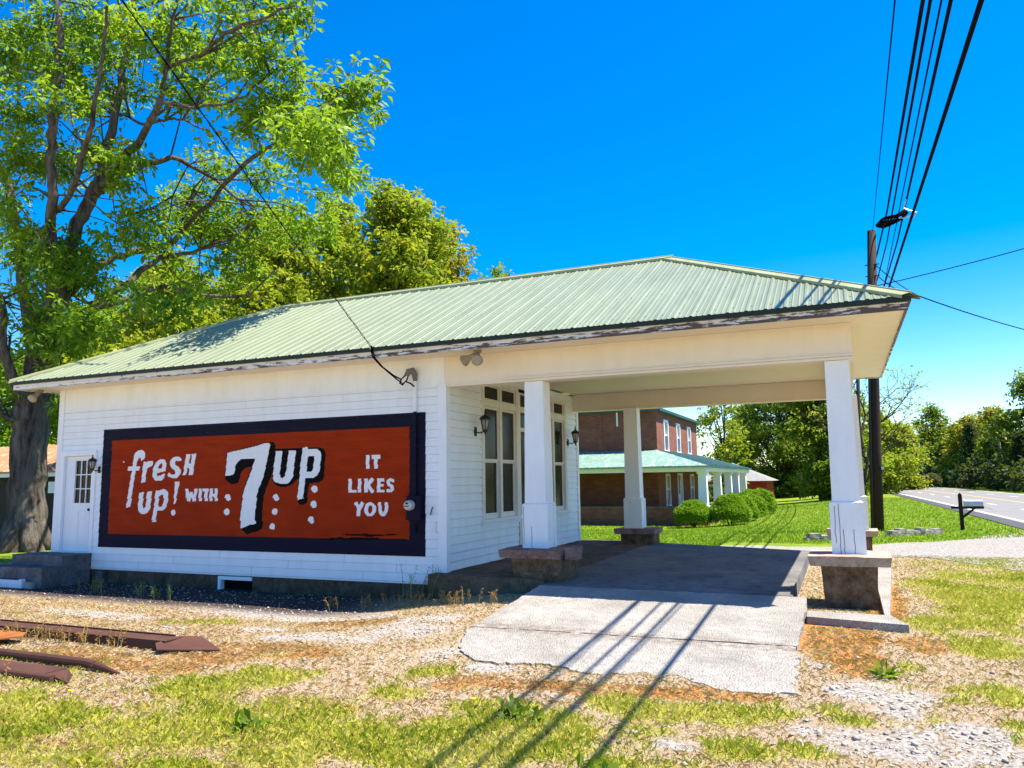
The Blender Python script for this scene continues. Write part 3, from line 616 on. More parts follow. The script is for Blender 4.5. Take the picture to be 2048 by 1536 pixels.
[(-7.402,1.155),(-7.408,1.138),(-7.425,1.128),(-7.447,1.128),(-7.464,1.138),(-7.471,1.155),(-7.464,1.172),(-7.447,1.183),(-7.426,1.183),(-7.408,1.172)],
[(-7.365,1.213),(-7.372,1.196),(-7.389,1.186),(-7.41,1.186),(-7.427,1.196),(-7.434,1.213),(-7.428,1.23),(-7.41,1.241),(-7.389,1.241),(-7.372,1.23)]]
HOLES=[[(-12.734,2.161),(-12.707,2.113),(-12.719,2.054),(-12.815,2.039),(-12.814,2.092),(-12.781,2.138)],
[(-12.712,1.515),(-12.64,1.515),(-12.629,1.456),(-12.646,1.352),(-12.675,1.294),(-12.746,1.276),(-12.778,1.282),(-12.776,1.387),(-12.766,1.48)],
[(-9.078,2.196),(-8.947,2.199),(-8.945,2.087),(-8.98,1.932),(-9.025,1.914),(-9.11,1.922),(-9.105,2.04),(-9.097,2.152)],
[(-7.682,1.241),(-7.686,1.209),(-7.698,1.184),(-7.717,1.17),(-7.737,1.17),(-7.756,1.184),(-7.769,1.209),(-7.774,1.241),(-7.769,1.272),(-7.757,1.297),(-7.739,1.311),(-7.718,1.311),(-7.7,1.297),(-7.687,1.272)]]
BLACK=[[(-11.049,2.325),(-10.676,2.387),(-10.376,2.436),(-10.114,2.48),(-9.983,2.495),(-9.87,2.491),(-9.851,2.426),(-9.849,2.362),(-9.657,2.363),(-9.183,2.362),(-9.106,2.397),(-9.082,2.359),(-8.813,2.351),(-8.736,2.324),(-8.689,2.229),(-8.707,2.02),(-8.719,1.835),(-8.74,1.762),(-8.83,1.726),(-9.043,1.704),(-9.064,1.592),(-9.083,1.407),(-9.104,1.333),(-9.25,1.321),(-9.306,1.365),(-9.323,1.421),(-9.297,1.619),(-9.301,1.794),(-9.401,1.72),(-9.494,1.665),(-9.635,1.641),(-9.763,1.661),(-9.861,1.713),(-9.909,1.79),(-9.908,1.904),(-9.96,1.778),(-10.021,1.664),(-10.073,1.512),(-10.109,1.385),(-10.12,1.22),(-10.106,1.056),(-10.096,0.981),(-10.109,0.886),(-10.237,0.828),(-10.367,0.801),(-10.472,0.768),(-10.634,0.861),(-10.652,0.976),(-10.648,1.219),(-10.63,1.412),(-10.594,1.566),(-10.55,1.708),(-10.457,1.913),(-10.42,2.029),(-10.495,2.03),(-10.594,2),(-10.65,1.929),(-10.688,1.826),(-10.71,1.736),(-10.887,1.709),(-11.044,1.805),(-11.065,1.884),(-11.041,2.133)],
[(-8.385,0.797),(-8.219,0.813),(-7.985,0.807),(-7.849,0.821),(-7.687,0.815),(-7.526,0.812),(-7.171,0.828),(-7.164,0.808),(-7.394,0.792),(-7.606,0.783),(-7.673,0.765),(-8.012,0.788),(-8.218,0.788)],
[(-8.652,0.727),(-8.398,0.748),(-8.148,0.746),(-7.929,0.759),(-7.686,0.754),(-7.473,0.744),(-7.08,0.742),(-6.951,0.731),(-8.851,0.698)]]

x0m, x1m, z0m, z1m = -14.44, -6.615, .455, 2.905
rx0, rx1, rz0, rz1 = -14.17, -6.93, .72, 2.655
dx = .006; rows = 10; rh = PITCH/rows
xs = np.arange(x0m, x1m, dx)+dx/2
def inpoly(poly, px, pz):
    p = np.array(poly); o = np.zeros(px.shape, bool); n = len(p)
    for i in range(n):
        xa, za = p[i]; xb, zb = p[(i+1)%n]
        if za == zb: continue
        c = ((za > pz) != (zb > pz)) & (px < (xb-xa)*(pz-za)/(zb-za)+xa); o ^= c
    return o
mbs = [MB() for _ in range(4)]   # red, navy, white, black
k0 = int(math.floor((z0m-.03)/PITCH)); rj = np.random.default_rng(11)
bx = [(min(p[0] for p in q), max(p[0] for p in q), min(p[1] for p in q), max(p[1] for p in q)) for q in WHITE+HOLES+BLACK]
for kb in range(k0, k0+30):
    jag = rj.uniform(-.007, .007); zb = .03+kb*PITCH
    for r in range(rows):
        za, zt = zb+r*rh, zb+(r+1)*rh; zc = (za+zt)/2
        if zc < z0m or zc > z1m: continue
        skew = (r/rows-.5)*-.008
        px = xs + jag + skew; pz = np.full_like(xs, zc)
        col = np.where((px > rx0) & (px < rx1) & (zc > rz0) & (zc < rz1), 0, 1)
        for q, bb, cc in [(q, bb, 3) for q, bb in zip(BLACK, bx[len(WHITE)+len(HOLES):])] + [(q, bb, 2) for q, bb in zip(WHITE, bx)] + [(q, bb, -1) for q, bb in zip(HOLES, bx[len(WHITE):])]:
            if zc < bb[2] or zc > bb[3]: continue
            i0, i1 = np.searchsorted(px, (bb[0]-.02, bb[1]+.02))
            h = inpoly(q, px[i0:i1], pz[i0:i1])
            cv = cc
            if cc == -1: cv = 3 if (bb[0] > -11.0 and bb[1] < -8.4) else 0
            col[i0:i1][h] = cv
        e0 = x0m + jag*.6; 
        cut = np.flatnonzero(np.diff(col)) + 1; st = np.concatenate([[0], cut]); en = np.concatenate([cut, [len(xs)]])
        ta = (za-zb)/PITCH; tb = (zt-zb)/PITCH
        ya = -(.014+(.003-.014)*ta)-.0025; yb = -(.014+(.003-.014)*tb)-.0025
        for s_, e_ in zip(st, en):
            xa = xs[s_]-dx/2 + (jag*.6 if s_ == 0 else 0); xb = xs[e_-1]+dx/2 + (jag*.6 if e_ == len(xs) else 0)
            mbs[col[s_]].quad((xa,ya,za),(xb,ya,za),(xb,yb,zt),(xa,yb,zt))
mural = mbs[0].build('mural', M_red, shop); mural['label'] = 'red painted advertising mural with white lettering'
mbs[1].build('mural_border', M_navy, mural); mbs[2].build('lettering', M_lett, mural); mbs[3].build('letter_shadow', M_black, mural)
# ---- side door
mb = MB()
mb.box(-15.69,-15.59,-.030,.06,.33,2.36); mb.box(-14.71,-14.61,-.030,.06,.33,2.36); mb.box(-15.69,-14.61,-.033,.06,2.36,2.47); mb.box(-15.59,-14.71,-.02,.14,.30,.345)
dfr = mb.build('door_frame', M_trim, shop)
mb = MB()
def frame_rect(mb, x0, x1, z0, z1, holes, y0, y1):
    xsx = sorted({x0, x1} | {h[0] for h in holes} | {h[1] for h in holes}); zsx = sorted({z0, z1} | {h[2] for h in holes} | {h[3] for h in holes})
    for i in range(len(xsx)-1):
        for j in range(len(zsx)-1):
            cx, cz = (xsx[i]+xsx[i+1])/2, (zsx[j]+zsx[j+1])/2
            if any(h[0] < cx < h[1] and h[2] < cz < h[3] for h in holes): continue
            mb.box(xsx[i], xsx[i+1], y0, y1, zsx[j], zsx[j+1])
frame_rect(mb, -15.585, -14.715, .35, 2.355, [(-15.30,-14.80,1.36,2.26)], .035, .08)
for a, b_ in ((-15.45,-15.13),(-15.10,-14.80)):
    mb.box(a, b_, .028, .035, .55, 1.18)
mb.box(-15.33,-14.77,.026,.035,2.26,2.29); mb.box(-15.33,-14.77,.026,.035,1.33,1.36); mb.box(-15.33,-15.30,.0265,.035,1.36,2.26); mb.box(-14.80,-14.77,.0265,.035,1.36,2.26)
sdoor = mb.build('side_door', M_door, shop)
mb = MB(); mb.box(-15.30,-14.80,.062,.066,1.36,2.26); mb.build('pane', M_glass, sdoor)
mb = MB()
for i in (1,2):
    x = -15.30+.5*i/3; mb.box(x-.010, x+.010, .040, .061, 1.36, 2.26)
    z = 1.36+.9*i/3; mb.box(-15.30,-14.80,.043,.0605,z-.010,z+.010)
mb.build('glazing_bars', M_door, sdoor)
mb = MB(); mb.lathe((-14.775,.03,1.22),[(.012,-.03),(.028,-.055),(.03,-.03),(.012,0)],10,'y'); mb.build('door_knob', M_iron, sdoor)
# ---- end wall windows and entrance
XE = -6.24
def bx_e(mb, y0, y1, z0, z1, o0, o1): mb.box(XE+o0, XE+o1, y0, y1, z0, z1)
def window_unit(ya, yb, s):
    mb = MB()
    bx_e(mb, ya-.02, ya+.09, 1.0, 3.53, -.06, .030); bx_e(mb, yb-.09, yb+.02, 1.0, 3.53, -.06, .030)
    bx_e(mb, ya-.02, yb+.02, 3.53, 3.63, -.06, .034); bx_e(mb, ya+.09, yb-.09, 3.12, 3.24, -.06, .028)
    ym = (ya+yb)/2; bx_e(mb, ym-.05, ym+.05, 1.0, 3.12, -.06, .024); bx_e(mb, ym-.045, ym+.045, 3.24, 3.53, -.06, .024)
    w = mb.build('window', M_window, shop)
    mb = MB(); bx_e(mb, ya-.07, yb+.07, .95, 1.0, -.06, .085); bx_e(mb, ya-.04, yb+.04, .87, .95, 0, .032); mb.build('sill', M_trim, w)
    for a, b_ in ((ya+.09, ym-.05), (ym+.05, yb-.09)):
        for z0, z1, d in ((2.07, 3.12, -.012), (1.0, 2.10, -.034)):
            mb = MB(); t = .05
            bx_e(mb, a, a+t, z0, z1, d-.03, d); bx_e(mb, b_-t, b_, z0, z1, d-.03, d); bx_e(mb, a+t, b_-t, z1-.05, z1, d-.03, d-.001); bx_e(mb, a+t, b_-t, z0, z0+(.10 if z0 < 1.5 else .05), d-.03, d-.001)
            sa = mb.build('sash', M_window, w)
            mb = MB(); bx_e(mb, a+t, b_-t, z0+.05, z1-.05, d-.024, d-.018); mb.build('pane', M_glass, w)
        mb = MB(); t = .04; bx_e(mb, a, a+t, 3.24, 3.53, -.03, .0); bx_e(mb, b_-t, b_, 3.24, 3.53, -.03, .0); bx_e(mb, a+t, b_-t, 3.24, 3.27, -.03, -.001); bx_e(mb, a+t, b_-t, 3.50, 3.53, -.03, -.001)
        mb.build('transom', M_window, w)
        mb = MB(); bx_e(mb, a+t, b_-t, 3.27, 3.50, -.02, -.015); mb.build('pane', M_glass, w)
window_unit(1.42, 3.12, 0); window_unit(4.38, 6.06, 1)
mb = MB()
bx_e(mb, 3.14, 3.24, .21, 3.53, -.08, .028); bx_e(mb, 4.26, 4.36, .21, 3.53, -.08, .028); bx_e(mb, 3.24, 4.26, 3.12, 3.24, -.08, .026); bx_e(mb, 3.24, 4.26, 3.5, 3.53, -.08, .026)
bx_e(mb, 3.24, 4.26, 2.72, 2.80, -.08, .020)
ed = mb.build('entrance', M_window, shop)
mb = MB(); bx_e(mb, 3.24, 4.26, 3.24, 3.5, -.06, -.05); bx_e(mb, 3.24, 4.26, 2.80, 3.12, -.06, -.05); mb.build('pane', M_glass, ed)
mb = MB(); bx_e(mb, 3.24, 4.26, .22, 2.72, -.10, -.06); bx_e(mb, 3.36, 4.14, .4, 1.0, -.06, -.05); mb.build('door', plain('dark door varnish',(.03,.016,.012),.4,.4), ed)
mb = MB(); bx_e(mb, 3.38, 4.12, 1.15, 2.58, -.055, -.048); mb.build('pane', M_glass, ed)
mb = MB(); mb.lathe((XE-.02, 3.34, 1.2), [(.012,-.04),(.03,.02),(.03,.04),(.012,.06)], 10, 'x'); mb.build('door_knob', M_iron, ed)
mb = MB(); mb.box(-15.6,-6.4,.15,6.8,.0,.02); mb.box(-6.42,-6.34,.1,6.86,.1,3.7); mb.build('inner_wall', M_dark, shop)

# ---- canopy: beams, ceiling, soffit, fascia
def tb(mb, x0, x1, y0, y1, z0, z1):
    vs = [(x0,y0,z0+tilt(y0)),(x1,y0,z0+tilt(y0)),(x1,y1,z0+tilt(y1)),(x0,y1,z0+tilt(y1)),(x0,y0,z1+tilt(y0)),(x1,y0,z1+tilt(y0)),(x1,y1,z1+tilt(y1)),(x0,y1,z1+tilt(y1))]
    mb.add(vs, [(0,3,2,1),(4,5,6,7),(0,1,5,4),(1,2,6,5),(2,3,7,6),(3,0,4,7)])
mb = MB(); tb(mb, -6.238, .15, -.006, .32, 3.30, 3.815); tb(mb, -5.15, .17, -.030, -.006, 3.345, 3.372); tb(mb, -6.19, .165, -.022, -.006, 3.30, 3.335); tb(mb,-6.1,.16,-.018,-.006,3.75,3.812)
mb.build('beam', M_soffit, shop)
mb = MB(); tb(mb, -.15, .148, .32, 6.66, 3.302, 3.81); tb(mb,.148,.168,.0,6.9,3.30,3.335); mb.build('beam', M_soffit, shop)
mb = MB(); tb(mb, -6.235, .147, 6.66, 6.95, 3.30, 3.81); tb(mb, -6.2, -.15, 6.64, 6.66, 3.30, 3.335); tb(mb, -6.2,-.15,6.64,6.66,3.68,3.715); mb.build('beam', M_soffit, shop)
mb = MB(); tb(mb, -6.2, -.15, .32, 6.66, 3.72, 3.74)
mb.build('ceiling', M_soffit, shop)
mb = MB(); tb(mb, -16.36, .79, -.69, 7.60, 3.815, 3.84); mb.build('soffit', M_soffit, shop)
mb = MB(); tb(mb, -16.39, .82, -.715, -.690, 3.79, 3.925); mb.build('fascia', M_flake, shop)
mb = MB(); tb(mb, .79, .818, -.688, 7.6, 3.79, 3.925); mb.build('fascia', M_flake, shop)
mb = MB(); tb(mb, -16.388, -16.36, -.688, 7.6, 3.79, 3.925); mb.build('fascia', M_flake, shop)
mb = MB(); tb(mb, -16.39, .82, 7.601, 7.625, 3.79, 3.925); mb.build('fascia', M_flake, shop)
# ---- roof
XL, XR, YN, YF, ZE = -16.44, .86, -.775, 7.69, 3.955
RL_, RR_, YC, ZC = -12.75, -3.06, 3.46, 6.02
def zr(x, y): pass
A = (XL,YN,ZE+tilt(YN)); B_ = (XR,YN,ZE+tilt(YN)); C_ = (XR,YF,ZE+tilt(YF)); D_ = (XL,YF,ZE+tilt(YF)); E_ = (RL_,YC,ZC+tilt(YC)); F_ = (RR_,YC,ZC+tilt(YC))
mb = MB()
mb.add([A,B_,C_,D_,E_,F_], [(0,1,5,4),(1,2,5),(2,3,4,5),(3,0,4)])
def rib(p, q, side):
    """p at eave, q up slope; side = unit vector along the eave"""
    p, q, sd = Vector(p), Vector(q), Vector(side); d = (q-p).normalized(); nrm = sd.cross(d).normalized()
    if nrm.z < 0: nrm = -nrm
    p = p - d*.012
    vs = []
    for c in (p, q): vs += [c-sd*.034, c-sd*.014+nrm*.016, c+sd*.014+nrm*.016, c+sd*.034]
    mb.add(vs, [(0,1,5,4),(1,2,6,5),(2,3,7,6)]); mb.add(vs[:4], [(0,1,2,3)], 1)
    return d, nrm
P3 = lambda a, b, t: tuple(a[i]+(b[i]-a[i])*t for i in range(3))
def slope(a, b, e, f, step, screws):
    """eave a->b, top e->f"""
    n = int(math.dist(a, b)/step); L = math.dist(a, b); sd = [(b[i]-a[i])/L for i in range(3)]
    ue = sum((e[i]-a[i])*sd[i] for i in range(3)); uf = sum((f[i]-a[i])*sd[i] for i in range(3))
    foot = P3(a, b, ue/L); up = [e[i]-foot[i] for i in range(3)]
    for k in range(1, n):
        for sub in range(3):
            u = L*(k+sub/3)/n
            if u >= L: continue
            t = 1.0
            if u < ue: t = u/ue
            if u > uf: t = (L-u)/(L-uf)
            if t < .04: continue
            p = P3(a, b, u/L); q = tuple(p[i]+up[i]*t for i in range(3))
            if sub == 0:
                d, nr = rib(p, q, sd)
            else:   # low stiffening crease
                pv, qv, s_ = Vector(p), Vector(q), Vector(sd); 
                mb.add([pv-s_*.016+nr*.0004, pv+nr*.0085, pv+s_*.016+nr*.0004, qv-s_*.016+nr*.0004, qv+nr*.0085, qv+s_*.016+nr*.0004], [(0,1,4,3),(1,2,5,4)])
            if screws and sub == 0 and k % 1 == 0:
                for tt in (.05, .33, .66, .95):
                    if tt < t*.98:
                        c = Vector(p)+Vector(up)*tt + Vector(sd)*.055 + nr*.004
                        mb.add([c+d*.011, c+Vector(sd)*.011, c-d*.011, c-Vector(sd)*.011, c+nr*.009], [(0,1,4),(1,2,4),(2,3,4),(3,0,4)], 2)
slope(A, B_, E_, F_, .25, True); slope(B_, C_, F_, F_, .25, True); slope(C_, D_, F_, E_, .25, False); slope(D_, A, E_, E_, .25, False)
roof = mb.build('roof', [M_roof, M_edge, M_iron], shop)
mb = MB()
def cap_strip(a, b, w, lift):
    a, b = Vector(a), Vector(b); d = (b-a).normalized(); s_ = d.cross(Vector((0,0,1))).normalized()
    for sg in (1, -1):
        o = s_*w*sg
        drop = Vector((0,0,-w*.42)) if abs(d.z) < .1 else Vector((0,0,-w*.30))
        l = Vector((0,0,lift))
        mb.add([a+l, b+l, b+l+o+drop, a+l+o+drop, a+o+drop, b+o+drop], [(0,1,2,3),(3,2,5,4)])
    mb.tube([a+Vector((0,0,lift)), b+Vector((0,0,lift))], .016, 8)
cap_strip(E_, P3(E_, F_, 1.012), .17, .05)
for p, q in ((A,E_),(B_,F_),(C_,F_),(D_,E_)): cap_strip(p, q, .15, .045)
mb.build('ridge_cap', M_rcap, roof)
mb = MB()
for (p, q) in ((A,B_),(B_,C_),(C_,D_),(D_,A)):
    a, b_ = Vector(p), Vector(q); c_ = Vector((sum(t[0] for t in (A,B_,C_,D_))/4, sum(t[1] for t in (A,B_,C_,D_))/4, a.z))
    nrm = (b_-a).cross(Vector((0,0,1))).normalized()
    mb.add([a+Vector((0,0,-.004)), b_+Vector((0,0,-.004)), b_+Vector((0,0,-.062)), a+Vector((0,0,-.062)), a-nrm*.06+Vector((0,0,-.062)), b_-nrm*.06+Vector((0,0,-.062))], [(0,1,2,3),(3,2,5,4)])
mb.build('eave_trim', M_edge, roof)

# ---- canopy columns
def column(cx, cy, zb, zt, capx, capz, body, front):
    """tapered box shaft on a plinth"""
    mb = MB(); mb.frustum(cx, cy, zb+.70, zt, .178, .178, .158, .158); mb.frustum(cx, cy, zb+.690, zb+.712, .205,.205,.18,.18)
    col = mb.build('column', M_trim, shop)
    mb = MB(); mb.box(cx-.203, cx+.203, cy-.203, cy+.203, zb, zb+.69); mb.box(cx-.05, cx+.07, cy-.2065, cy-.203, zb+.002, zb+.34) if front else None
    for sx in (-1, 1):
        for sy in (-1, 1): mb.box(cx+sx*.203-.012*(sx<0), cx+sx*.203+.012*(sx>0), cy+sy*.203-.09*(sy>0)-.0*(sy<0), cy+sy*.203+.09*(sy<0), zb+.001, zb+.688)
    mb.build('column_base', M_trim, col)
    return col
def rough_block(x0, x1, y0, y1, z0, z1, amp, seed, taper=0, n=7):
    """stone block: subdivided box pushed about"""
    bm_v = []; r = np.random.default_rng(seed); mb = MB()
    def off(x, y, z):
        q = nz(np.array([x*1.0+z]), np.array([y+z*.7]), 5.0, seed)[0]; q2 = nz(np.array([x+3+z*1.3]), np.array([y-z]), 13.0, seed+1)[0]
        return amp*(q+.6*q2)
    def face(o, eu, ev, nrm, cu, cv):
        vs = []
        for j in range(cv+1):
            for i in range(cu+1):
                p = np.array(o)+np.array(eu)*i/cu+np.array(ev)*j/cv
                s = (p[2]-z0)/(z1-z0); k = 1+taper*(s-.5); c = np.array([(x0+x1)/2,(y0+y1)/2])
                p[:2] = c+(p[:2]-c)*k; cen = np.array([(x0+x1)/2,(y0+y1)/2,(z0+z1)/2])
                d = (p-cen)/np.array([(x1-x0),(y1-y0),(z1-z0)]); d = d/np.linalg.norm(d)
                vs.append(tuple(p + d*off(*p)))
        w = cu+1; mb.add(vs, [(j*w+i, j*w+i+1, (j+1)*w+i+1, (j+1)*w+i) for j in range(cv) for i in range(cu)])
    X_, Y_, Z_ = (x1-x0,0,0), (0,y1-y0,0), (0,0,z1-z0)
    a = (x0,y0,z0); nu = n*2
    face(a, X_, Z_, 0, nu, n); face((x1,y0,z0), Y_, Z_, 0, nu, n); face((x1,y1,z0), (x0-x1,0,0), Z_, 0, nu, n); face((x0,y1,z0), (0,y0-y1,0), Z_, 0, nu, n)
    face((x0,y0,z1), X_, Y_, 0, nu, nu); face((x0,y1,z0), X_, (0,y0-y1,0), 0, nu, nu)
    return mb
def plinth(cx0, cx1, cy0, cy1, zt, th, bx0, bx1, by0, by1, zb, mcap, seed, parent):
    rough_block(cx0, cx1, cy0, cy1, zt-th, zt, .014, seed, .04).build('plinth_cap', mcap, parent)
    rough_block(bx0, bx1, by0, by1, zb, zt-th+.008, .018, seed+5, .10).build('plinth', M_plinth, parent)
def cracks(parent, cx, fy, L):
    for k, (x, z0, z1) in enumerate(L):
        mb = MB(); r = np.random.default_rng(k+3); n = 8; zz = np.linspace(z0, z1, n); xx = cx+x+r.normal(0,.003,n)
        for i in range(n-1): mb.add([(xx[i]-.0028,fy,zz[i]),(xx[i]+.0028,fy,zz[i]),(xx[i+1]+.0028,fy,zz[i+1]),(xx[i+1]-.0028,fy,zz[i+1])], [(0,1,2,3)])
        mb.build('paint_crack', M_dark, parent)
c1_ = column(-4.62, .19, .635, 3.305, 0, 0, 0, True); c1_['label'] = 'near left column beside the shop windows'
plinth(-5.10, -4.08, -.36, .62, .635, .125, -4.90, -4.12, -.26, .55, -.05, M_pinkcap, 21, c1_)
rough_block(-4.05, -3.86, -.24, .02, .50, .68, .03, 77, 0, 4).build('loose_capstone', M_pinkcap, c1_)
cracks(c1_, -4.62, .19-.2085, [(-.052,.64,.975),(-.19,.7,1.3)])
c2_ = column(-.06, .19, .655, 3.305, 0, 0, 0, True); cracks(c2_, -.06, .19-.2085, [(-.052,.66,.99),(.073,.66,.99),(-.10,.66,1.33),(-.155,.80,1.30)]); c2_['label'] = 'near right column at the canopy corner'
plinth(-.56, .43, -.38, .60, .655, .125, -.40, .25, -.33, .50, -.06, M_cap, 31, c2_)
c3_ = column(-4.72, 6.62, .555, 3.40, 0, 0, 0, False); c3_['label'] = 'far left column'
plinth(-5.12, -4.16, 6.20, 7.05, .555, .12, -4.98, -4.24, 6.3, 6.95, -.2, M_pinkcap, 41, c3_)
c4_ = column(.10, 6.40, .585, 3.40, 0, 0, 0, False); c4_['label'] = 'far right column hidden behind the near one'
plinth(-.50, .47, 6.0, 6.9, .585, .12, -.38, .34, 6.08, 6.8, -.3, M_cap, 51, c4_)

# ------------------------------------------------------------------ small things on and round the shop
st = thing('door_steps', 'old grey concrete steps below the white side door', 'steps', (-15.4, -.5, -.3))
rough_block(-16.12, -14.60, -.68, -.035, -.6, .325, .010, 61, 0, 9).build('landing', M_step, st)
rough_block(-16.28, -14.64, -1.06, -.66, -.6, .12, .012, 62, 0, 9).build('tread', M_step, st)
mb = MB(); mb.box(-17.3,-15.12,-1.18,-1.12,-.30,-.115); mb.box(-15.12,-15.05,-1.19,-1.10,-.34,-.09)
te = thing('timber_edging', 'white painted timber edging on the ground before the concrete steps', 'edging', (-16.2,-1.15,-.3)); mb.build('board', M_trim, te)
o = rough_block(-14.98,-14.80,-1.16,-.98,-.36,-.14,.02,63,0,4).build('rock', M_border); tag(o, 'pale loose rock at the end of the white timber edging', 'rock')
o = rough_block(-14.42,-14.22,-.06,.03,-.4,-.03,.012,64,.1,4).build('concrete_block', M_step); tag(o, 'small bluish concrete block leaning on the foundation beside the steps', 'block')

def lantern(x, y, z, label, ax, s=1.0):
    """carriage lantern; ax = outward unit vector"""
    t = thing('wall_lantern', label, 'lantern', (x, y, z), 'black carriage lanterns on the shop walls')
    ox, oy = ax; px, py = -oy, ox; L = .20*s
    mb = MB(); mb.tube([(x,y,z-.07*s),(x,y,z+.06*s)], .030*s, 10); mb.box(x-.035*s*abs(px)-.012*abs(ox), x+.035*s*abs(px)+.012*abs(ox), y-.035*s*abs(py)-.012*abs(oy), y+.035*s*abs(py)+.012*abs(oy), z-.09*s, z+.08*s)
    mb.tube([(x,y,z-.01*s),(x+ox*L*.5,y+oy*L*.5,z-.035*s),(x+ox*L,y+oy*L,z)], .012*s, 8); mb.build('bracket', M_iron, t)
    cx, cy = x+ox*L, y+oy*L
    mb = MB(); mb.lathe((cx,cy,z), [(.008*s,-.09*s),(.014*s,-.05*s),(.03*s,-.01*s),(.05*s,.0),(.052*s,.02*s),(.03*s,.024*s)], 12)
    mb.lathe((cx,cy,z), [(.105*s,.205*s),(.108*s,.22*s),(.085*s,.255*s),(.045*s,.285*s),(.022*s,.295*s),(.02*s,.31*s),(.012*s,.32*s),(.016*s,.345*s),(.003*s,.385*s)], 14)
    for k in range(6):
        a = k*math.pi/3; c_, s_ = math.cos(a), math.sin(a)
        mb.tube([(cx+.048*s*c_,cy+.048*s*s_,z+.01*s),(cx+.088*s*c_,cy+.088*s*s_,z+.21*s)], .0065*s, 5)
    mb.build('cage', M_iron, t)
    mb = MB(); mb.lathe((cx,cy,z), [(.044*s,.022*s),(.080*s,.204*s)], 12); mb.build('glass', M_lampglass, t, True)
    mb = MB(); mb.lathe((cx,cy,z), [(.012*s,.03*s),(.014*s,.09*s),(.008*s,.12*s)], 8); mb.build('candle', M_trim, t)
    return t
lantern(-6.222, 1.13, 2.61, 'black carriage lantern beside the near pair of shop windows', (1,0))
lantern(-6.222, 6.20, 2.61, 'black carriage lantern at the far end of the window wall', (1,0))
lantern(-14.50, -.03, 2.06, 'smaller black lantern between the side door and the mural', (0,-1), .82)

M_flood = plain('weathered beige lamp metal', (.30,.25,.17), .6)
def flood(x, y, z, label, heads):
    t = thing('floodlight', label, 'floodlight', (x, y, z), 'twin floodlights under the eaves')
    mb = MB(); mb.lathe((x,y,z), [(.07,.0),(.07,-.03),(.04,-.05)], 12); mb.build('base', M_flood, t)
    for (dx_, dy_, dz_) in heads:
        d = Vector((dx_,dy_,dz_)).normalized(); p = Vector((x,y,z-.04)) + Vector((d.x*.05,d.y*.05,-.02))
        mb = MB(); mb.tube([(x,y,z-.03), tuple(p)], .02, 6)
        mb.tube([p, p+d*.07, p+d*.13, p+d*.22, p+d*.245], [.036,.044,.052,.094,.096], 14); h = mb.build('head', M_flood, t, False)
        mb = MB(); mb.tube([p+d*.246, p+d*.26], [.084,.06], 14); mb.build('bulb', M_lampglass, h)
flood(-5.42, -.40, 3.815, 'twin bulb floodlight under the eave above the near column', [(-.85,.1,-.35),(.35,-.75,-.6)])
flood(-16.12, -.30, 3.815, 'single bulb floodlight under the left eave corner', [(.2,-.7,-.6)])

# electricity service: meter, conduit, drop cable
t = thing('electric_meter', 'round electric meter in a dark box with conduit up the wall', 'meter', (-6.8,-.05,1.3))
mb = MB(); mb.box(-6.92,-6.66,-.13,-.016,1.08,1.47); mb.box(-6.93,-6.65,-.135,-.13,1.07,1.10); mb.build('meter_box', M_navy, t)
mb = MB(); mb.lathe((-6.835,-.13,1.315), [(.088,.0),(.088,-.035),(.082,-.045),(.078,-.10),(.05,-.118)], 22, 'y'); dl = mb.build('meter_glass', plain('meter grey',(.48,.47,.44),.25,.5), t, False)
mb = MB(); mb.box(-6.862,-6.812,-.258,-.2515+.03,1.335,1.365); mb.box(-6.88,-6.795,-.258,-.2515+.03,1.295,1.312); mb.build('meter_plate', M_iron, dl)
mb = MB(); mb.tube([(-6.80,-.05,1.47),(-6.80,-.05,2.91)], .032, 10); mb.build('conduit', M_navy, t)
mb = MB(); mb.tube([(-6.80,-.05,2.91),(-6.80,-.05,3.46)], .032, 10); mb.build('conduit', M_trim, t)
mb = MB(); mb.tube([(-6.80,-.05,3.44),(-6.80,-.06,3.56),(-6.82,-.11,3.62),(-6.86,-.16,3.60),(-6.89,-.18,3.53)], [.034,.05,.06,.058,.045], 10); mb.build('weatherhead', plain('grey cast hood',(.16,.15,.13),.6), t, True)
mb = MB(); mb.tube([(-6.78,-.05,1.0),(-6.78,-.03,.85)], .01, 6); mb.build('ground_wire', M_cable, t)
def sag(a, b, s, n=24):
    a, b = np.array(a, float), np.array(b, float); return [tuple(a+(b-a)*t - np.array([0,0,4*s*t*(1-t)])) for t in np.linspace(0,1,n)]
t = thing('service_cable', 'twisted black cable slanting down from the sky to the eave', 'cable', (-7.24,-.78,4.0))
a = np.array((-7.22,-.80,3.98)); b_ = np.array((-4.03,-13.2,8.05)); pl = sag(a, b_, .10, 120)
p1, p2 = [], []
for k, p in enumerate(pl):
    w = .012*max(0, 1-k/120) ; ph = k*1.1; p1.append((p[0]+w*math.cos(ph), p[1], p[2]+w*math.sin(ph))); p2.append((p[0]-w*math.cos(ph), p[1], p[2]-w*math.sin(ph)))
mb = MB(); mb.tube(p1, .0058, 6); mb.build('strand', M_cable, t); mb = MB(); mb.tube(p2, .0045, 6); mb.build('strand', M_cable, t)
mb = MB()
mb.tube([tuple(a),(-7.20,-.76,3.80),(-7.16,-.55,3.66),(-7.05,-.34,3.52),(-6.96,-.24,3.46),(-6.90,-.19,3.54)], .014, 7)
mb.tube([tuple(a+np.array((.02,0,0))),(-7.17,-.74,3.78),(-7.12,-.53,3.62),(-7.00,-.30,3.45),(-6.93,-.22,3.38),(-6.87,-.2,3.45),(-6.85,-.17,3.56)], .012, 7)
mb.tube([(-6.96,-.24,3.46),(-6.98,-.25,3.39),(-6.93,-.25,3.36),(-6.88,-.23,3.42),(-6.80,-.18,3.38),(-6.76,-.14,3.33)], .014, 7)
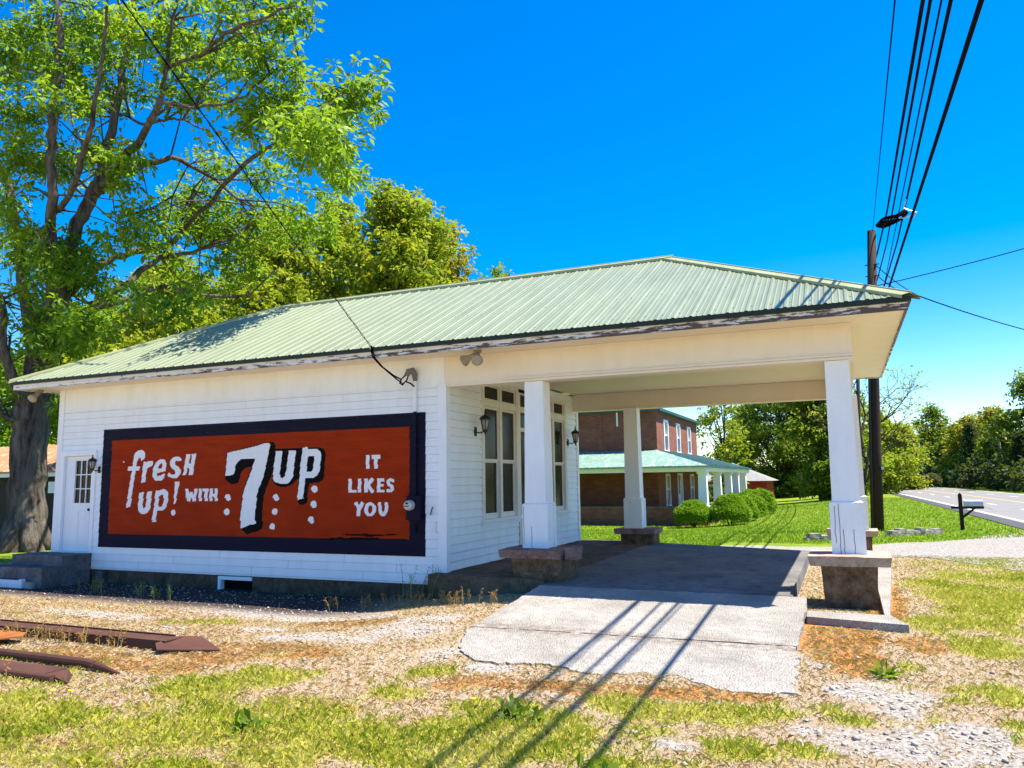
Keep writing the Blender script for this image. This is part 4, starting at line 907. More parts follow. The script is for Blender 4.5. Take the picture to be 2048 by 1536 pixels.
mb.build('drip_loop', M_cable, t)
mb = MB(); mb.tube([(-7.22,-.70,3.88),(-7.22,-.80,3.93),(-7.22,-.82,3.98),(-7.22,-.78,4.0)], .012, 6); mb.build('cable_hook', M_alum, t)
mb = MB(); mb.tube([(-6.47,-.02,1.28),(-6.47,-.05,1.24),(-6.49,-.05,1.17),(-6.50,-.03,1.15)], .010, 6); o = mb.build('wall_hook', M_iron); tag(o, 'small black hook on the white boards right of the meter', 'hook')
mb = MB(); mb.box(-6.42,-6.405,-.03,-.017,.86,1.05); mb.box(-6.43,-6.37,-.031,-.017,.84,.86); o = mb.build('hose_bracket', M_trim); tag(o, 'slim white bracket on the boards near the shop corner', 'bracket')

# rusty drive-on rails lying in the yard
def bar(mb, a, b_, w, z0, z1):
    a, b_ = np.array(a, float), np.array(b_, float); d = (b_-a)/np.linalg.norm(b_-a); n = np.array([-d[1], d[0]])*w/2
    q = [a-n, b_-n, b_+n, a+n]
    mb.add([(p[0],p[1],z0) for p in q]+[(p[0],p[1],z1) for p in q], [(0,3,2,1),(4,5,6,7),(0,1,5,4),(1,2,6,5),(2,3,7,6),(3,0,4,7)])
t = thing('drive_on_rail', 'long rusty steel drive-on rail with pointed end plate', 'steel rail', (-8.5,-5.1,0), 'rusty steel rails lying in the yard')
mb = MB(); bar(mb, (-12.6,-5.20), (-6.70,-5.20), .24, .07, .082); bar(mb, (-12.6,-5.315), (-6.72,-5.315), .012, -.05, .0695); bar(mb, (-12.6,-5.09), (-6.7,-5.09), .012, -.05, .0695); bar(mb, (-12.6,-5.085), (-6.8,-5.085), .02, .083, .098); mb.build('channel', M_rust, t)
mb = MB(); mb.slab([(-6.74,-5.40,.076),(-6.64,-5.47,.03),(-6.12,-5.12,-.005),(-6.58,-4.92,.065),(-6.76,-5.06,.086)], .014); mb.build('end_plate', M_rust, t)
t = thing('cross_plate', 'orange rusty steel plate lying across the two rails', 'steel plate', (-9.3,-5.6,0), 'rusty steel rails lying in the yard')
mb = MB(); mb.slab([(-12.6,-5.95,.075),(-8.62,-5.86,.075),(-8.50,-5.62,.075),(-8.66,-5.47,.075),(-12.6,-5.50,.075)], .016); mb.build('plate', M_rusto, t)
mb = MB(); bar(mb, (-12.6,-5.945),(-8.64,-5.855), .014, -.02, .0585); bar(mb, (-9.45,-5.34),(-9.30,-5.46), .06, .06, .09); mb.build('flange', M_rust, t)
t = thing('drive_on_rail', 'short rusty round-edged rail in the middle of the yard iron', 'steel rail', (-8,-6.15,0), 'rusty steel rails lying in the yard')
mb = MB(); mb.tube([(-12.4,-6.14,.045),(-6.80,-6.16,.035),(-6.66,-6.17,.03)], [.042,.042,.038], 10); mb.tube([(-6.64,-6.17,.028),(-6.28,-6.22,-.01)], [.038,.015], 10); mb.build('pipe_edge', M_rust, t)
t = thing('drive_on_rail', 'short rusty channel nearest the grass, with bent tip', 'steel rail', (-8,-6.5,0), 'rusty steel rails lying in the yard')
mb = MB(); bar(mb, (-12.4,-6.47),(-6.74,-6.50), .22, .03, .042); mb.tube([(-12.4,-6.60,.018),(-6.60,-6.63,.012)], .034, 10); mb.build('channel', M_rust, t)
mb = MB(); mb.slab([(-6.72,-6.40,.04),(-6.72,-6.60,.04),(-6.40,-6.64,.0),(-6.5,-6.52,.03)], .012); mb.build('bent_tip', M_rust, t)

# ------------------------------------------------------------------ poles and wires
t = thing('utility_pole', 'tall dark utility pole behind the canopy by the lawn', 'utility pole', (.78,17.2,-.15))
bz = float(gz(.78,17.2))
mb = MB(); mb.tube([(.75,17.2,bz-.2),(.86,17.2,2.5),(1.02,17.2,6),(1.25,17.2,10.15)], [.205,.19,.165,.14], 16); mb.build('pole', M_pole, t, True)
mb = MB(); mb.tube([(.62,17.02,bz),(.73,17.02,2.5),(.90,17.04,6),(1.09,17.05,9.4)], .028, 8); mb.build('riser_pipe', M_iron, t)
for z in (8.1, 8.5, 8.9): mb = MB(); mb.box(.95,1.40,17.06,17.1,z,z+.03); mb.build('step_bolt', M_iron, t)
mb = MB(); mb.box(1.0,1.08,17.0,17.3,1.9,2.0); mb.build('pole_collar', M_alum, t)
W = [('thickest left cable of the five overhead', (.542,-34,3.374), (1.779,17.2,10.772), .030),
     ('second overhead cable from the left, medium thickness', (.428,-34,3.109), (1.695,17.2,9.658), .021),
     ('thin middle cable of the overhead bundle', (1.175,-3,6.532), (1.527,17.2,8.238), .011),
     ('thick fourth overhead cable carrying the storage loop', (.549,-34,3.383), (2.01,17.2,9.622), .025),
     ('lone rightmost thick overhead cable', (1.448,-34,4.275), (1.512,17.2,7.684), .028),
     ('thin single wire rising from the top of the near pole', (.754,-3,6.649), (1.28,17.2,10.12), .009)]
for lb, P0, P1, r in W:   # the span sags over the yard, then climbs again to the pole behind
    at = lambda y: tuple(P0[k]+(P1[k]-P0[k])*(y-P0[1])/(P1[1]-P0[1]) for k in range(3))
    pts = [(1.0,-40,9.2),(.98,-30,7.6),(.97,-22,6.6),(.9*at(-13)[0]+.1,-15,at(-11)[2]+.12)] + [at(y) for y in np.linspace(-10.5,17.2,24)]
    if 'single' not in lb: pts += sag(pts[-1], (pts[-1][0]-2.0, 62, pts[-1][2]+.4), .9, 14)[1:]
    mb = MB(); mb.tube(pts, r, 7); o = mb.build('overhead_cable', M_cable); tag(o, lb, 'cable', 'overhead cables along the road')
t = thing('cable_storage_loop', 'oval coil of black cable hung from the overhead wires', 'cable coil', (1.25,7.1,7.4))
mb = MB()
for k in range(7):
    pts = []
    for i in range(33):
        a = 2*math.pi*i/32; ex = .24+.014*k; ey = .30+.03*k
        pts.append((1.24+ex*math.cos(a), 7.2+ey*math.sin(a)+.05*math.sin(3*a+k), 7.35 + .010*k + .09*math.cos(a) + .02*math.sin(5*a+k) + .05*math.sin(a)))
    mb.tube(pts, .017, 5)
for k in range(6): mb.tube([(1.0+.07*k,7.0,7.27+.024*k),(1.04+.07*k,7.0,7.34+.026*k),(1.02+.07*k,7.2,7.38+.026*k)], .014, 5)
mb.build('coil', M_cable, t)
mb = MB(); mb.tube([(1.36,7.0,7.40),(1.48,6.95,7.54),(1.72,7.0,7.43),(1.68,7.1,7.38),(1.38,7.1,7.38)], .016, 6); mb.tube([(1.47,6.95,7.52),(1.54,6.95,7.74)], .013, 6); mb.build('hanger', M_alum, t)
def drop(label, pts, r=.016):
    mb = MB(); mb.tube(pts, r, 6); o = mb.build('service_drop', M_cable); tag(o, label, 'cable', 'service drops crossing the road')
drop('pair of wires sloping up to the right from the pole', sag((1.2,17.1,8.15),(14.5,17.5,11.2), .28, 30), .016)
for k, lb in enumerate(('upper strand of the wires sagging down to the right', 'lower strand of the wires sagging down to the right')):
    a = (1.25,17.1,8.95-.35*k); mid = (2.75,20.0,8.30-.02*k); e = (16,43,8.75)
    drop(lb, sag(a, mid, .10+.08*k, 14) + sag(mid, e, .45, 24)[1:], .014)
# second, thinner pole far behind the canopy corner
t = thing('utility_pole', 'slim bare pole standing left of the near pole, behind the column', 'utility pole', (.65,42.9,-.3))
mb = MB(); mb.tube([(.56,42.9,-.6),(.78,42.9,5),(.98,42.9,9.2)], [.15,.13,.11], 10); mb.build('pole', M_pole, t, True)
for (p0, p1, lb, arm) in (((11.3,131,-.3),(10.8,131,7.0),'small grey roadside pole far off before the dark woods, no crossarm',False), ((17.05,97,-.4),(16.75,97,7.5),'far grey roadside pole with a crossarm across the road',True)):
    t = thing('utility_pole', lb, 'utility pole', p0)
    mb = MB(); mb.tube([p0, p1], [.17,.12], 8); mb.build('pole', M_greywood, t, True)
    if arm:
        mb = MB(); mb.box(p1[0]-1.1,p1[0]+1.2,96.8,97.0,7.30,7.45); mb.build('crossarm', M_greywood, t)
        mb = MB(); mb.lathe((p1[0]-.32,96.75,5.6),[(.22,-.4),(.24,0),(.22,.4)],10); mb.build('transformer', M_alum, t)
# mailbox
gx_, gy_ = 3.32, 18.0; gzv = float(gz(gx_, gy_))
t = thing('mailbox', 'grey metal mailbox with open flap on a dark wooden post', 'mailbox', (gx_, gy_, gzv))
mb = MB(); mb.box(gx_-.055,gx_+.055,gy_-.055,gy_+.055,gzv-.1,gzv+1.16); mb.frustum(gx_,gy_,gzv+1.16,gzv+1.22,.055,.055,.005,.055); mb.build('post', M_pole, t)
mb = MB(); mb.box(gx_-.28,gx_+.66,gy_-.05,gy_+.05,gzv+.70,gzv+.78); mb.add([(gx_+.05,gy_-.04,gzv+.38),(gx_+.05,gy_+.04,gzv+.38),(gx_+.05,gy_-.04,gzv+.48),(gx_+.05,gy_+.04,gzv+.48),(gx_+.42,gy_-.04,gzv+.70),(gx_+.42,gy_+.04,gzv+.70),(gx_+.34,gy_-.04,gzv+.70),(gx_+.34,gy_+.04,gzv+.70)], [(0,4,6,2),(1,3,7,5),(0,1,5,4),(2,6,7,3)]); mb.build('arm', M_pole, t)
mb = MB(); K = 10
prof = [(-.10,.0),(-.10,.11)] + [(-.10*math.cos(a), .11+.10*math.sin(a)) for a in np.linspace(0, math.pi, K)][1:-1] + [(.10,.11),(.10,.0)]
vs = [(x, gy_+p, gzv+.785+q) for x in (gx_+.10, gx_+.64) for p, q in prof]; n = len(prof)
mb.add(vs, [(i,(i+1)%n,(i+1)%n+n,i+n) for i in range(n)] + [tuple(range(n-1,-1,-1)), tuple(range(n,2*n))]); bxm = mb.build('box', plain('mailbox metal',(.40,.42,.48),.4,.5,.4), t)
mb = MB(); mb.add([(gx_+.645,gy_-.1,gzv+.79),(gx_+.645,gy_+.1,gzv+.79),(gx_+.90,gy_+.1,gzv+.68),(gx_+.90,gy_-.1,gzv+.68),(gx_+.645,gy_-.1,gzv+.78),(gx_+.645,gy_+.1,gzv+.78),(gx_+.90,gy_+.1,gzv+.67),(gx_+.90,gy_-.1,gzv+.67)], [(0,3,2,1),(4,5,6,7),(0,1,5,4),(2,3,7,6),(1,2,6,5),(3,0,4,7)]); mb.build('flap', M_alum, bxm)
# low dry-stone edging by the lawn
def stone_row(label, x0, y0, x1, y1, seed):
    r = np.random.default_rng(seed); L = math.hypot(x1-x0, y1-y0); u = 0; mb = MB(); ang = math.atan2(y1-y0, x1-x0)
    while u < L-.1:
        w = r.uniform(.18,.38); h = r.uniform(.09,.13)
        for lay in range(2):
            k = rough_block(-w/2, w/2, -.12, .12, 0, h, .018, int(r.integers(1e6)), 0, 3)
            cx = x0+(x1-x0)*(u+w/2+lay*.08)/L; cy = y0+(y1-y0)*(u+w/2+lay*.08)/L; zg = float(gz(cx,cy))-.03+lay*h*.95; ca, sa = math.cos(ang), math.sin(ang)
            mb.add([(cx+p[0]*ca-p[1]*sa, cy+p[0]*sa+p[1]*ca, zg+p[2]) for p in k.v], k.f)
        u += w
    o = mb.build('stone_edging', M_border); tag(o, label, 'stone edging', 'low stone edgings along the lawn')
stone_row('short stack of grey edging stones left of the right column', -1.25, 12.2, -.35, 12.7, 5)
stone_row('longer line of edging stones right of the utility pole base', .95, 14.6, 2.25, 15.7, 6)

# ------------------------------------------------------------------ brick house with porch
H = thing('brick_house', 'two-storey red brick house with teal porch roof and white porch columns', 'house', (-14, 37, -.8))
PX, PY, EY, EX = -7.05, 29.35, 28.9, -6.62   # porch corner column line, eave lines
UX, UY = -10.05, 32.6
def wallx(mb, x0, x1, y, z0, z1, th=.25, side=1): mb.box(x0, x1, y, y+th, z0, z1)
mb = MB()
zs0, zs1 = -1.0, 5.75
wins_up = [(34.4,35.65),(38.1,39.3),(41.8,43.0)]; zu0, zu1 = 3.42, 5.25
low = [(34.5,35.7,.15,2.0),(37.95,39.5,-.05,2.05),(42.2,43.5,.15,2.0)]
def wall_with_holes(mb, x, y0, y1, z0, z1, holes, th):
    ysx = sorted({y0,y1}|{h[0] for h in holes}|{h[1] for h in holes}); zsx = sorted({z0,z1}|{h[2] for h in holes}|{h[3] for h in holes})
    for i in range(len(ysx)-1):
        for j in range(len(zsx)-1):
            cy, cz = (ysx[i]+ysx[i+1])/2, (zsx[j]+zsx[j+1])/2
            if any(h[0] < cy < h[1] and h[2] < cz < h[3] for h in holes): continue
            mb.box(x-th, x, ysx[i], ysx[i+1], zsx[j], zsx[j+1])
wall_with_holes(mb, UX, UY, 45.2, zs0, zs1, [(a,b_,zu0,zu1) for a,b_ in wins_up]+low, .3)
mb.box(-24, UX-.3, UY, UY+.3, zs0, zs1); mb.box(-24, UX, 45.2, 45.5, zs0, zs1); mb.box(-24.3, -24, UY, 45.5, zs0, zs1)
mb.box(-13.6,-13.3,UY-.04,UY,3.3,zs1); 
mb.build('wall', M_brick, H)
mb = MB(); mb.box(-23.9, UX-.32, UY+.32, 45.1, zs0+.1, 5.5); mb.build('inner_wall', M_dark, H)
def hwin(y0, y1, z0, z1, door=False):
    mb = MB(); t = .15
    mb.box(UX-.20,UX+.05,y0,y0+t,z0,z1); mb.box(UX-.20,UX+.05,y1-t,y1,z0,z1); mb.box(UX-.20,UX+.052,y0+t,y1-t,z1-t,z1); mb.box(UX-.20,UX+.07,y0-.05,y1+.05,z0-.08,z0)
    if not door: mb.box(UX-.15,UX-.02,y0+t,y1-t,(z0+z1)/2-.04,(z0+z1)/2+.04); mb.box(UX-.14,UX-.03,(y0+y1)/2-.02,(y0+y1)/2+.02,(z0+z1)/2+.04,z1-t)
    w = mb.build('door_frame' if door else 'window', M_trim, H)
    mb = MB(); mb.box(UX-.19,UX-.12,y0+t,y1-t,z0,z1-t); mb.build('pane', M_glass, w)
    if door: mb = MB(); mb.box(UX-.118,UX-.06,y0+t+.05,y1-t-.05,z0,z0+.75); mb.box(UX-.118,UX-.06,y0+t,y0+t+.2,z0+.75,z1-t); mb.box(UX-.118,UX-.06,y1-t-.2,y1-t,z0+.75,z1-t); mb.build('door', M_door, w)
for a, b_ in wins_up: hwin(a, b_, zu0, zu1)
hwin(*low[0]); hwin(*low[1], True); hwin(*low[2])
mb = MB(); mb.box(-12.4,-12.32,UY-.12,UY-.02,4.8,5.7); mb.build('downpipe', M_trim, H)
# main roof, hipped
mb = MB(); e = .32; r0 = (-24.3-e, UY-e, 5.78); r1 = (UX+e, UY-e, 5.78); r2 = (UX+e, 45.5+e, 5.78); r3 = (-24.3-e, 45.5+e, 5.78); k1 = (-17.2,38.9,8.4); k2 = (-17.0,39.2,8.4)
mb.add([r0,r1,r2,r3,k1,k2], [(0,1,5,4),(1,2,5),(2,3,4,5),(3,0,4)]); mb.add([r0,r1,r2,r3]+[(p[0],p[1],p[2]-.16) for p in (r0,r1,r2,r3)], [(0,4,5,1),(1,5,6,2),(2,6,7,3),(3,7,4,0),(4,7,6,5)]); rf = mb.build('roof', M_teald, H)
mb = MB(); mb.box(-14.4,-13.6,36,36.7,6.2,9.2); mb.build('chimney', M_brick, rf)
# porch floor, low brick walls, roof
zf = -.15
mb = MB(); mb.box(-24, PX+.2, PY+.15, UY, -1.0, zf); mb.box(UX, PX+.2, UY, 47, -1.0, zf-.003); mb.build('porch_floor', M_porch, H)
mb = MB(); mb.box(-24, -7.45, PY, PY+.22, -1.1, .16); mb.build('porch_wall', M_brick, H)
for yy in (29.7, 34.6, 39.0, 42.5, 46.5): mb = MB(); mb.box(PX-.38, PX+.25, yy-.35, yy+.35, -1.1, .14 if yy < 30 else .2); mb.build('pier', M_brick, H)
mb = MB(); mb.box(-24, -7.5, PY-.05, PY+.27, .16, .245); mb.build('coping', M_step, H)
for k, yy in enumerate((29.75, 34.6, 39.0, 42.5, 46.5)):
    zb = .14 if k == 0 else .2
    mb = MB(); mb.box(PX-.30,PX+.30,yy-.30,yy+.30,zb,zb+.14); mb.frustum(PX,yy,zb+.14,2.05,.23,.23,.20,.20); mb.box(PX-.26,PX+.26,yy-.26,yy+.26,1.92,2.05); mb.build('column', M_trim, H)
mb = MB(); mb.box(-24, EX-.2, EY+.25, PY+.35, 2.05, 2.34); mb.box(PX-.25, EX-.2, PY+.35, 48.5, 2.05, 2.34); mb.box(-24,UX,PY+.35,UY,2.28,2.30); mb.box(UX,PX-.25,PY+.35,48,2.28,2.30); mb.build('porch_beam', M_trim, H)
mb = MB()
q0 = (-24.4,EY,2.36); q1 = (EX,EY,2.36); q2 = (UX,UY,3.36); q3 = (-24.4,UY,3.36); q4 = (EX,48.6,2.36); q5 = (UX,46.5,3.36)
def seam(mb, a, b_, r=.022): mb.tube([a, b_], r, 5)
mb.add([q0,q1,q2,q3],[(0,1,2,3)]); mb.quad(q0,q1,(q1[0],q1[1],2.27),(q0[0],q0[1],2.27))
for i in range(0, 29):
    x = -23.9+i*.6
    if x < UX: seam(mb, (x,EY,2.37),(x,UY,3.37))
    elif x < EX: seam(mb, (x,EY,2.37),(x,EY+(UY-EY)*(EX-x)/(EX-UX),2.37+1.0*(EX-x)/(EX-UX)))
pr_ = mb.build('porch_roof', M_teal, H); pr_['label'] = 'pale teal front slope of the porch roof'
mb = MB(); mb.add([q1,q4,q5,q2],[(0,1,2,3)]); mb.quad(q1,q4,(q4[0],q4[1],2.27),(q1[0],q1[1],2.27)); mb.quad(q4,q5,(UX,46.5,2.3),(EX,48.6,2.27))
for i in range(1, 32):
    y = EY+i*.6; t_ = min(1, (y-EY)/(UY-EY)); 
    if y < 46: seam(mb, (EX,y,2.37),(EX+(UX-EX)*t_,y,2.37+1.0*t_))
pr2 = mb.build('porch_roof', M_teald, H); pr2['label'] = 'dark teal side slope of the porch roof'
t = thing('broom', 'pale broom leaning on the dark porch wall', 'broom', (-11.35,29.8,-.15)); mb = MB(); mb.tube([(-9.0,29.75,-.1),(-8.75,29.7,1.05)], .018, 6); mb.build('handle', M_greywood, t); mb = MB(); mb.frustum(-9.02,29.75,-.15,.08,.16,.05,.05,.03); mb.build('brush', M_trim, t)

# red garage beyond the house
G = thing('red_garage', 'small dark red garage with pale grey roof beyond the porch', 'garage', (-12,74,-.9))
mb = MB(); mb.box(-17.2,-7.7,70,78,-1.3,1.40); mb.build('wall', M_barn, G)
mb = MB()
a0, a1, a2, a3 = (-17.7,69.5,1.36),(-7.1,69.5,1.36),(-7.1,78.5,1.36),(-17.7,78.5,1.36); kA, kB = (-13.5,74,3.3),(-11.4,74,3.3)
mb.add([a0,a1,a2,a3,kA,kB],[(0,1,5,4),(1,2,5),(2,3,4,5),(3,0,4),(0,3,2,1)]); mb.build('roof', M_shingle, G)
mb = MB(); frame_rect(mb, -13.35,-12.25,-.35,1.05,[(-13.15,-12.45,-.2,.32),(-13.15,-12.45,.42,.9)],69.9,69.99); w = mb.build('window', M_trim, G); mb = MB(); mb.box(-13.15,-12.45,69.95,69.97,-.2,.9); mb.build('pane', M_glass, w)
mb = MB(); mb.box(-10.9,-8.3,69.93,69.985,-1.1,1.0); mb.build('door', M_barn, G)

# shed behind the big tree
S_ = thing('rusty_roof_shed', 'low dark shed with rusty tin roof behind the big tree', 'shed', (-30,9,0))
mb = MB(); mb.box(-40,-24.6,7.3,13,-.5,2.25); mb.build('wall', plain('black weathered boards',(.035,.028,.025),.9), S_)
mb = MB(); mb.box(-40.2,-24.3,6.9,7.0,2.08,2.22); mb.build('fascia', M_trim, S_)
mb = MB(); mb.slab([(-40.3,6.8,2.28),(-24.2,6.8,2.28),(-24.2,10.3,3.45),(-40.3,10.3,3.45)], .05); mb.slab([(-40.3,10.3,3.45),(-24.2,10.3,3.45),(-24.2,13.8,2.28),(-40.3,13.8,2.28)], .05)
for i in range(60): x = -40.2+i*.268; mb.tube([(x,6.8,2.29),(x,10.3,3.46)], .02, 5)
mb.build('roof', M_rustroof, S_)
mb = MB(); mb.box(-26.2,-25.4,7.22,7.3,1.5,1.9); mb.build('vent_panel', M_trim, S_)

# ------------------------------------------------------------------ vegetation
def leaves(cen, per, L, Wd, r, droop=.35, tone=None, spread=.6, up=0.0):
    """quads: 'per' pointed leaves round every centre"""
    n = len(cen); c = np.repeat(cen, per, 0); m = n*per
    d = r.normal(size=(m,3)); d[:,2] = d[:,2]*.7 - droop + up; d /= np.linalg.norm(d, axis=1)[:,None]+1e-9
    l = L*r.uniform(.65,1.35,m); w = Wd*r.uniform(.7,1.3,m)
    base = c + d*(l*spread*r.uniform(0,1,m))[:,None]
    a = r.normal(size=(m,3))*.75; a[:,2] += 1.0; s = np.cross(d, a); s /= np.linalg.norm(s, axis=1)[:,None]+1e-9
    nn = np.cross(s, d)
    mid = base + d*(l*.5)[:,None] + nn*(l*.06)[:,None]
    tip = base + d*l[:,None] - np.array([0,0,1])*(l*.12)[:,None]
    V = np.stack([base, mid+s*(w*.5)[:,None], tip, mid-s*(w*.5)[:,None]], 1).reshape(-1,3)
    F = np.arange(m*4).reshape(m,4)
    if tone is None: tone = r.uniform(.2,.8,n)
    t = np.clip(np.repeat(tone, per)+r.normal(0,.16,m), 0, 1)
    return V, F, t
def merge(parts):
    Vs, Fs, Ts, o = [], [], [], 0
    for V, F, t in parts: Vs.append(V); Fs.append(F+o); Ts.append(t); o += len(V)
    return np.concatenate(Vs), np.concatenate(Fs), np.concatenate(Ts)
def ell_points(n, c, rad, r, shell=.45):
    d = r.normal(size=(n,3)); d /= np.linalg.norm(d, axis=1)[:,None]
    q = shell + (1-shell)*r.uniform(0,1,n)**.6
    return np.array(c) + d*q[:,None]*np.array(rad)

# --- the big tree left of the shop
LIMBS=[[(-21.36,3.2,-0.2,0.702),(-21.38,3.2,0.24,0.577),(-21.45,3.2,1.35,0.483),(-21.48,3.2,2.77,0.472),(-21.47,3.2,3.77,0.489),(-21.36,3.2,4.64,0.52)],[(-21.31,3.2,4.64,0.49),(-21.47,3.2,5.38,0.349),(-21.09,3.2,6.38,0.319),(-20.85,3.5,7.96,0.295),(-20.66,3.7,9.49,0.269),(-20.33,3.9,10.42,0.256),(-20.01,4.0,11.31,0.212),(-19.84,4.1,12.88,0.168),(-19.67,4.2,14.79,0.139),(-19.45,4.2,16.29,0.108),(-19.48,4.4,18.16,0.079),(-19.12,4.4,19.42,0.047)],[(-20.33,3.9,10.42,0.211),(-18.75,3.4,10.67,0.173),(-17.41,2.9,11.03,0.151),(-16.02,2.4,11.74,0.105),(-15.63,2.2,12.47,0.078),(-15.14,1.9,13.52,0.051),(-14.73,1.7,14.65,0.038)],[(-20.05,3.9,10.45,0.165),(-19.62,4.1,11.0,0.15),(-19.13,4.5,11.34,0.137),(-18.48,5.0,11.64,0.107),(-17.97,5.2,11.46,0.092),(-17.24,5.6,10.97,0.061),(-16.41,5.8,10.27,0.045)],[(-21.16,3.4,7.17,0.235),(-20.29,2.6,8.64,0.198),(-19.87,2.3,9.79,0.181),(-19.87,2.2,10.89,0.168),(-19.64,2.0,11.9,0.153),(-19.35,1.9,12.93,0.124),(-19.25,1.8,14.28,0.111),(-19.35,1.7,15.13,0.097),(-19.4,1.6,16.58,0.07),(-19.95,1.6,17.99,0.043)],[(-20.01,2.6,9.47,0.127),(-18.18,1.7,9.5,0.105),(-17.3,1.3,10.2,0.102),(-16.73,1.0,10.63,0.087),(-16.05,0.7,11.89,0.061),(-15.74,0.5,12.74,0.048),(-15.3,0.2,13.59,0.035)],[(-21.45,3.2,5.23,0.29),(-23.47,4.0,8.19,0.22),(-24.92,4.4,11.35,0.199),(-25.82,4.6,12.39,0.17),(-27.55,4.8,14.52,0.142),(-30.03,5.2,17.8,0.095),(-31.3,5.2,20.59,0.058)],[(-21.4,3.2,3.77,0.259),(-21.14,2.2,5.07,0.18),(-21.02,1.8,6.81,0.137),(-21.82,1.4,8.22,0.096),(-22.91,1.2,9.04,0.056)],[(-21.51,3.4,5.11,0.234),(-21.0,3.4,6.55,0.205),(-20.95,3.8,7.44,0.179),(-20.94,4.2,8.01,0.152),(-20.72,4.8,8.69,0.156),(-20.2,5.4,9.04,0.142),(-19.61,6.0,9.33,0.128),(-19.18,6.2,9.77,0.096),(-19.24,6.3,10.39,0.081),(-18.99,6.4,11.23,0.049)],[(-21.25,3.3,5.01,0.29),(-20.99,3.6,5.84,0.25),(-21.04,4.1,6.57,0.226),(-20.81,4.6,7.31,0.199),(-20.39,5.2,7.95,0.156),(-20.34,5.7,8.5,0.144),(-19.99,6.2,9.03,0.114),(-19.19,7.0,9.41,0.083),(-18.29,7.6,9.97,0.067),(-17.79,8.2,10.78,0.051)],[(-20.76,4.4,7.1,0.152),(-20.36,5.2,7.43,0.125),(-20.06,6.0,7.96,0.112),(-19.39,6.4,8.01,0.097),(-18.67,7.2,7.81,0.082),(-17.75,7.8,7.91,0.05)],[(-19.44,6.0,9.33,0.096),(-17.21,5.4,10.26,0.091),(-14.01,3.8,10.46,0.08),(-12.91,3.5,10.4,0.065),(-12.22,3.4,10.19,0.051),(-11.52,3.3,9.74,0.043),(-10.69,3.2,9.35,0.03)],[(-12.91,3.5,10.4,0.052),(-12.16,3.5,10.85,0.045),(-11.25,3.4,10.95,0.037),(-10.79,3.4,10.96,0.032),(-10.35,3.4,11.14,0.025)],[(-15.63,2.2,12.47,0.065),(-14.54,1.8,12.23,0.062),(-13.67,1.6,12.06,0.061),(-12.87,1.4,12.29,0.059),(-11.63,1.2,12.17,0.045),(-10.47,1.0,12.1,0.033)],[(-16.02,2.4,11.74,0.066),(-15.09,2.7,11.51,0.059),(-14.03,3.0,11.63,0.052),(-13.07,3.2,12.2,0.039),(-12.19,3.3,12.31,0.026)],[(-19.2,4.1,12.73,0.06),(-17.96,3.6,12.02,0.058),(-16.95,3.4,11.87,0.049),(-16.07,3.2,11.6,0.041),(-14.75,2.9,10.88,0.026)],[(-21.52,3.2,3.66,0.13),(-21.48,2.6,3.62,0.098),(-21.76,2.2,3.92,0.083),(-22.28,1.7,4.26,0.055)]]
BLOBS=[(-22.58,3.14,15.56,1.87,1.56),(-21.14,4.45,15.57,1.6,1.92),(-15.53,2.03,13.28,1.42,1.3),(-16.06,4.45,14.3,1.61,1.46),(-12.6,2.54,12.94,0.94,0.87),(-12.46,2.87,11.88,0.94,0.88),(-16.76,4.08,12.59,1.15,0.72),(-13.83,2.83,10.83,1.02,0.77),(-12.59,3.25,10.89,1.02,0.76),(-10.47,1.68,9.46,0.61,0.47),(-11.43,3.86,11.26,0.51,0.36),(-10.26,3.21,11.0,0.31,0.27),(-11.4,2.59,9.47,0.66,0.36),(-11.49,3.97,10.17,0.46,0.36),(-14.16,7.98,11.3,0.38,0.29),(-18.8,2.0,12.65,1.1,0.96),(-22.3,2.81,12.88,1.06,1.06),(-20.56,2.21,10.75,0.85,0.71),(-20.97,2.39,9.11,1.07,1.0),(-22.89,3.85,8.09,1.24,1.08),(-20.68,2.44,6.34,1.05,0.7),(-20.45,3.06,5.71,0.57,0.57),(-22.32,4.54,7.54,0.79,0.79),(-21.52,8.68,12.08,1.28,1.01),(-18.89,7.52,10.73,1.35,1.01),(-19.27,9.32,11.56,1.09,1.09),(-19.77,7.1,10.04,1.34,0.76),(-18.02,3.47,9.3,0.85,0.49),(-18.13,3.93,8.72,1.15,0.57),(-19.55,9.18,10.06,1.62,1.08),(-16.89,8.17,9.94,1.17,1.0),(-14.32,6.96,9.69,0.92,0.76),(-20.49,3.52,8.63,0.59,0.59),(-20.17,4.16,7.68,0.9,0.6),(-18.92,7.48,12.22,1.02,0.68),(-23.79,4.12,4.89,0.47,0.47),(-21.67,3.13,4.07,0.32,0.26),(-18.35,8.76,12.87,0.88,0.71),(-15.64,2.04,6.28,0.87,0.37),(-19.86,4.06,13.9,0.92,0.77),(-20.58,8.85,9.0,1.61,0.72),(-19.77,2.17,14.16,0.99,0.85),(-20.63,4.01,11.94,0.69,0.61),(-19.71,2.17,7.73,0.68,0.61),(-17.75,1.84,5.75,0.58,0.38),(-23.39,4.17,9.69,0.72,0.64),(-25.16,4.18,16.07,0.85,1.02),(-22.15,4.23,11.82,0.55,0.63),(-17.96,3.02,10.59,0.42,0.35),(-21.09,2.42,10.93,0.58,0.58),(-24.52,1.62,14.09,2.26,3.02),(-27.12,3.54,10.39,1.82,2.65),(-22.9,3.76,19.66,3.61,1.8),(-17.05,4.11,17.71,2.69,1.49),(-12.49,2.45,14.33,1.0,0.88),(-22.9,2.25,5.64,0.86,0.86)]
t = thing('shade_tree', 'huge old shade tree with furrowed trunk towering over the left end of the shop', 'tree', (-21.3,3.2,-.1))
mb = MB()
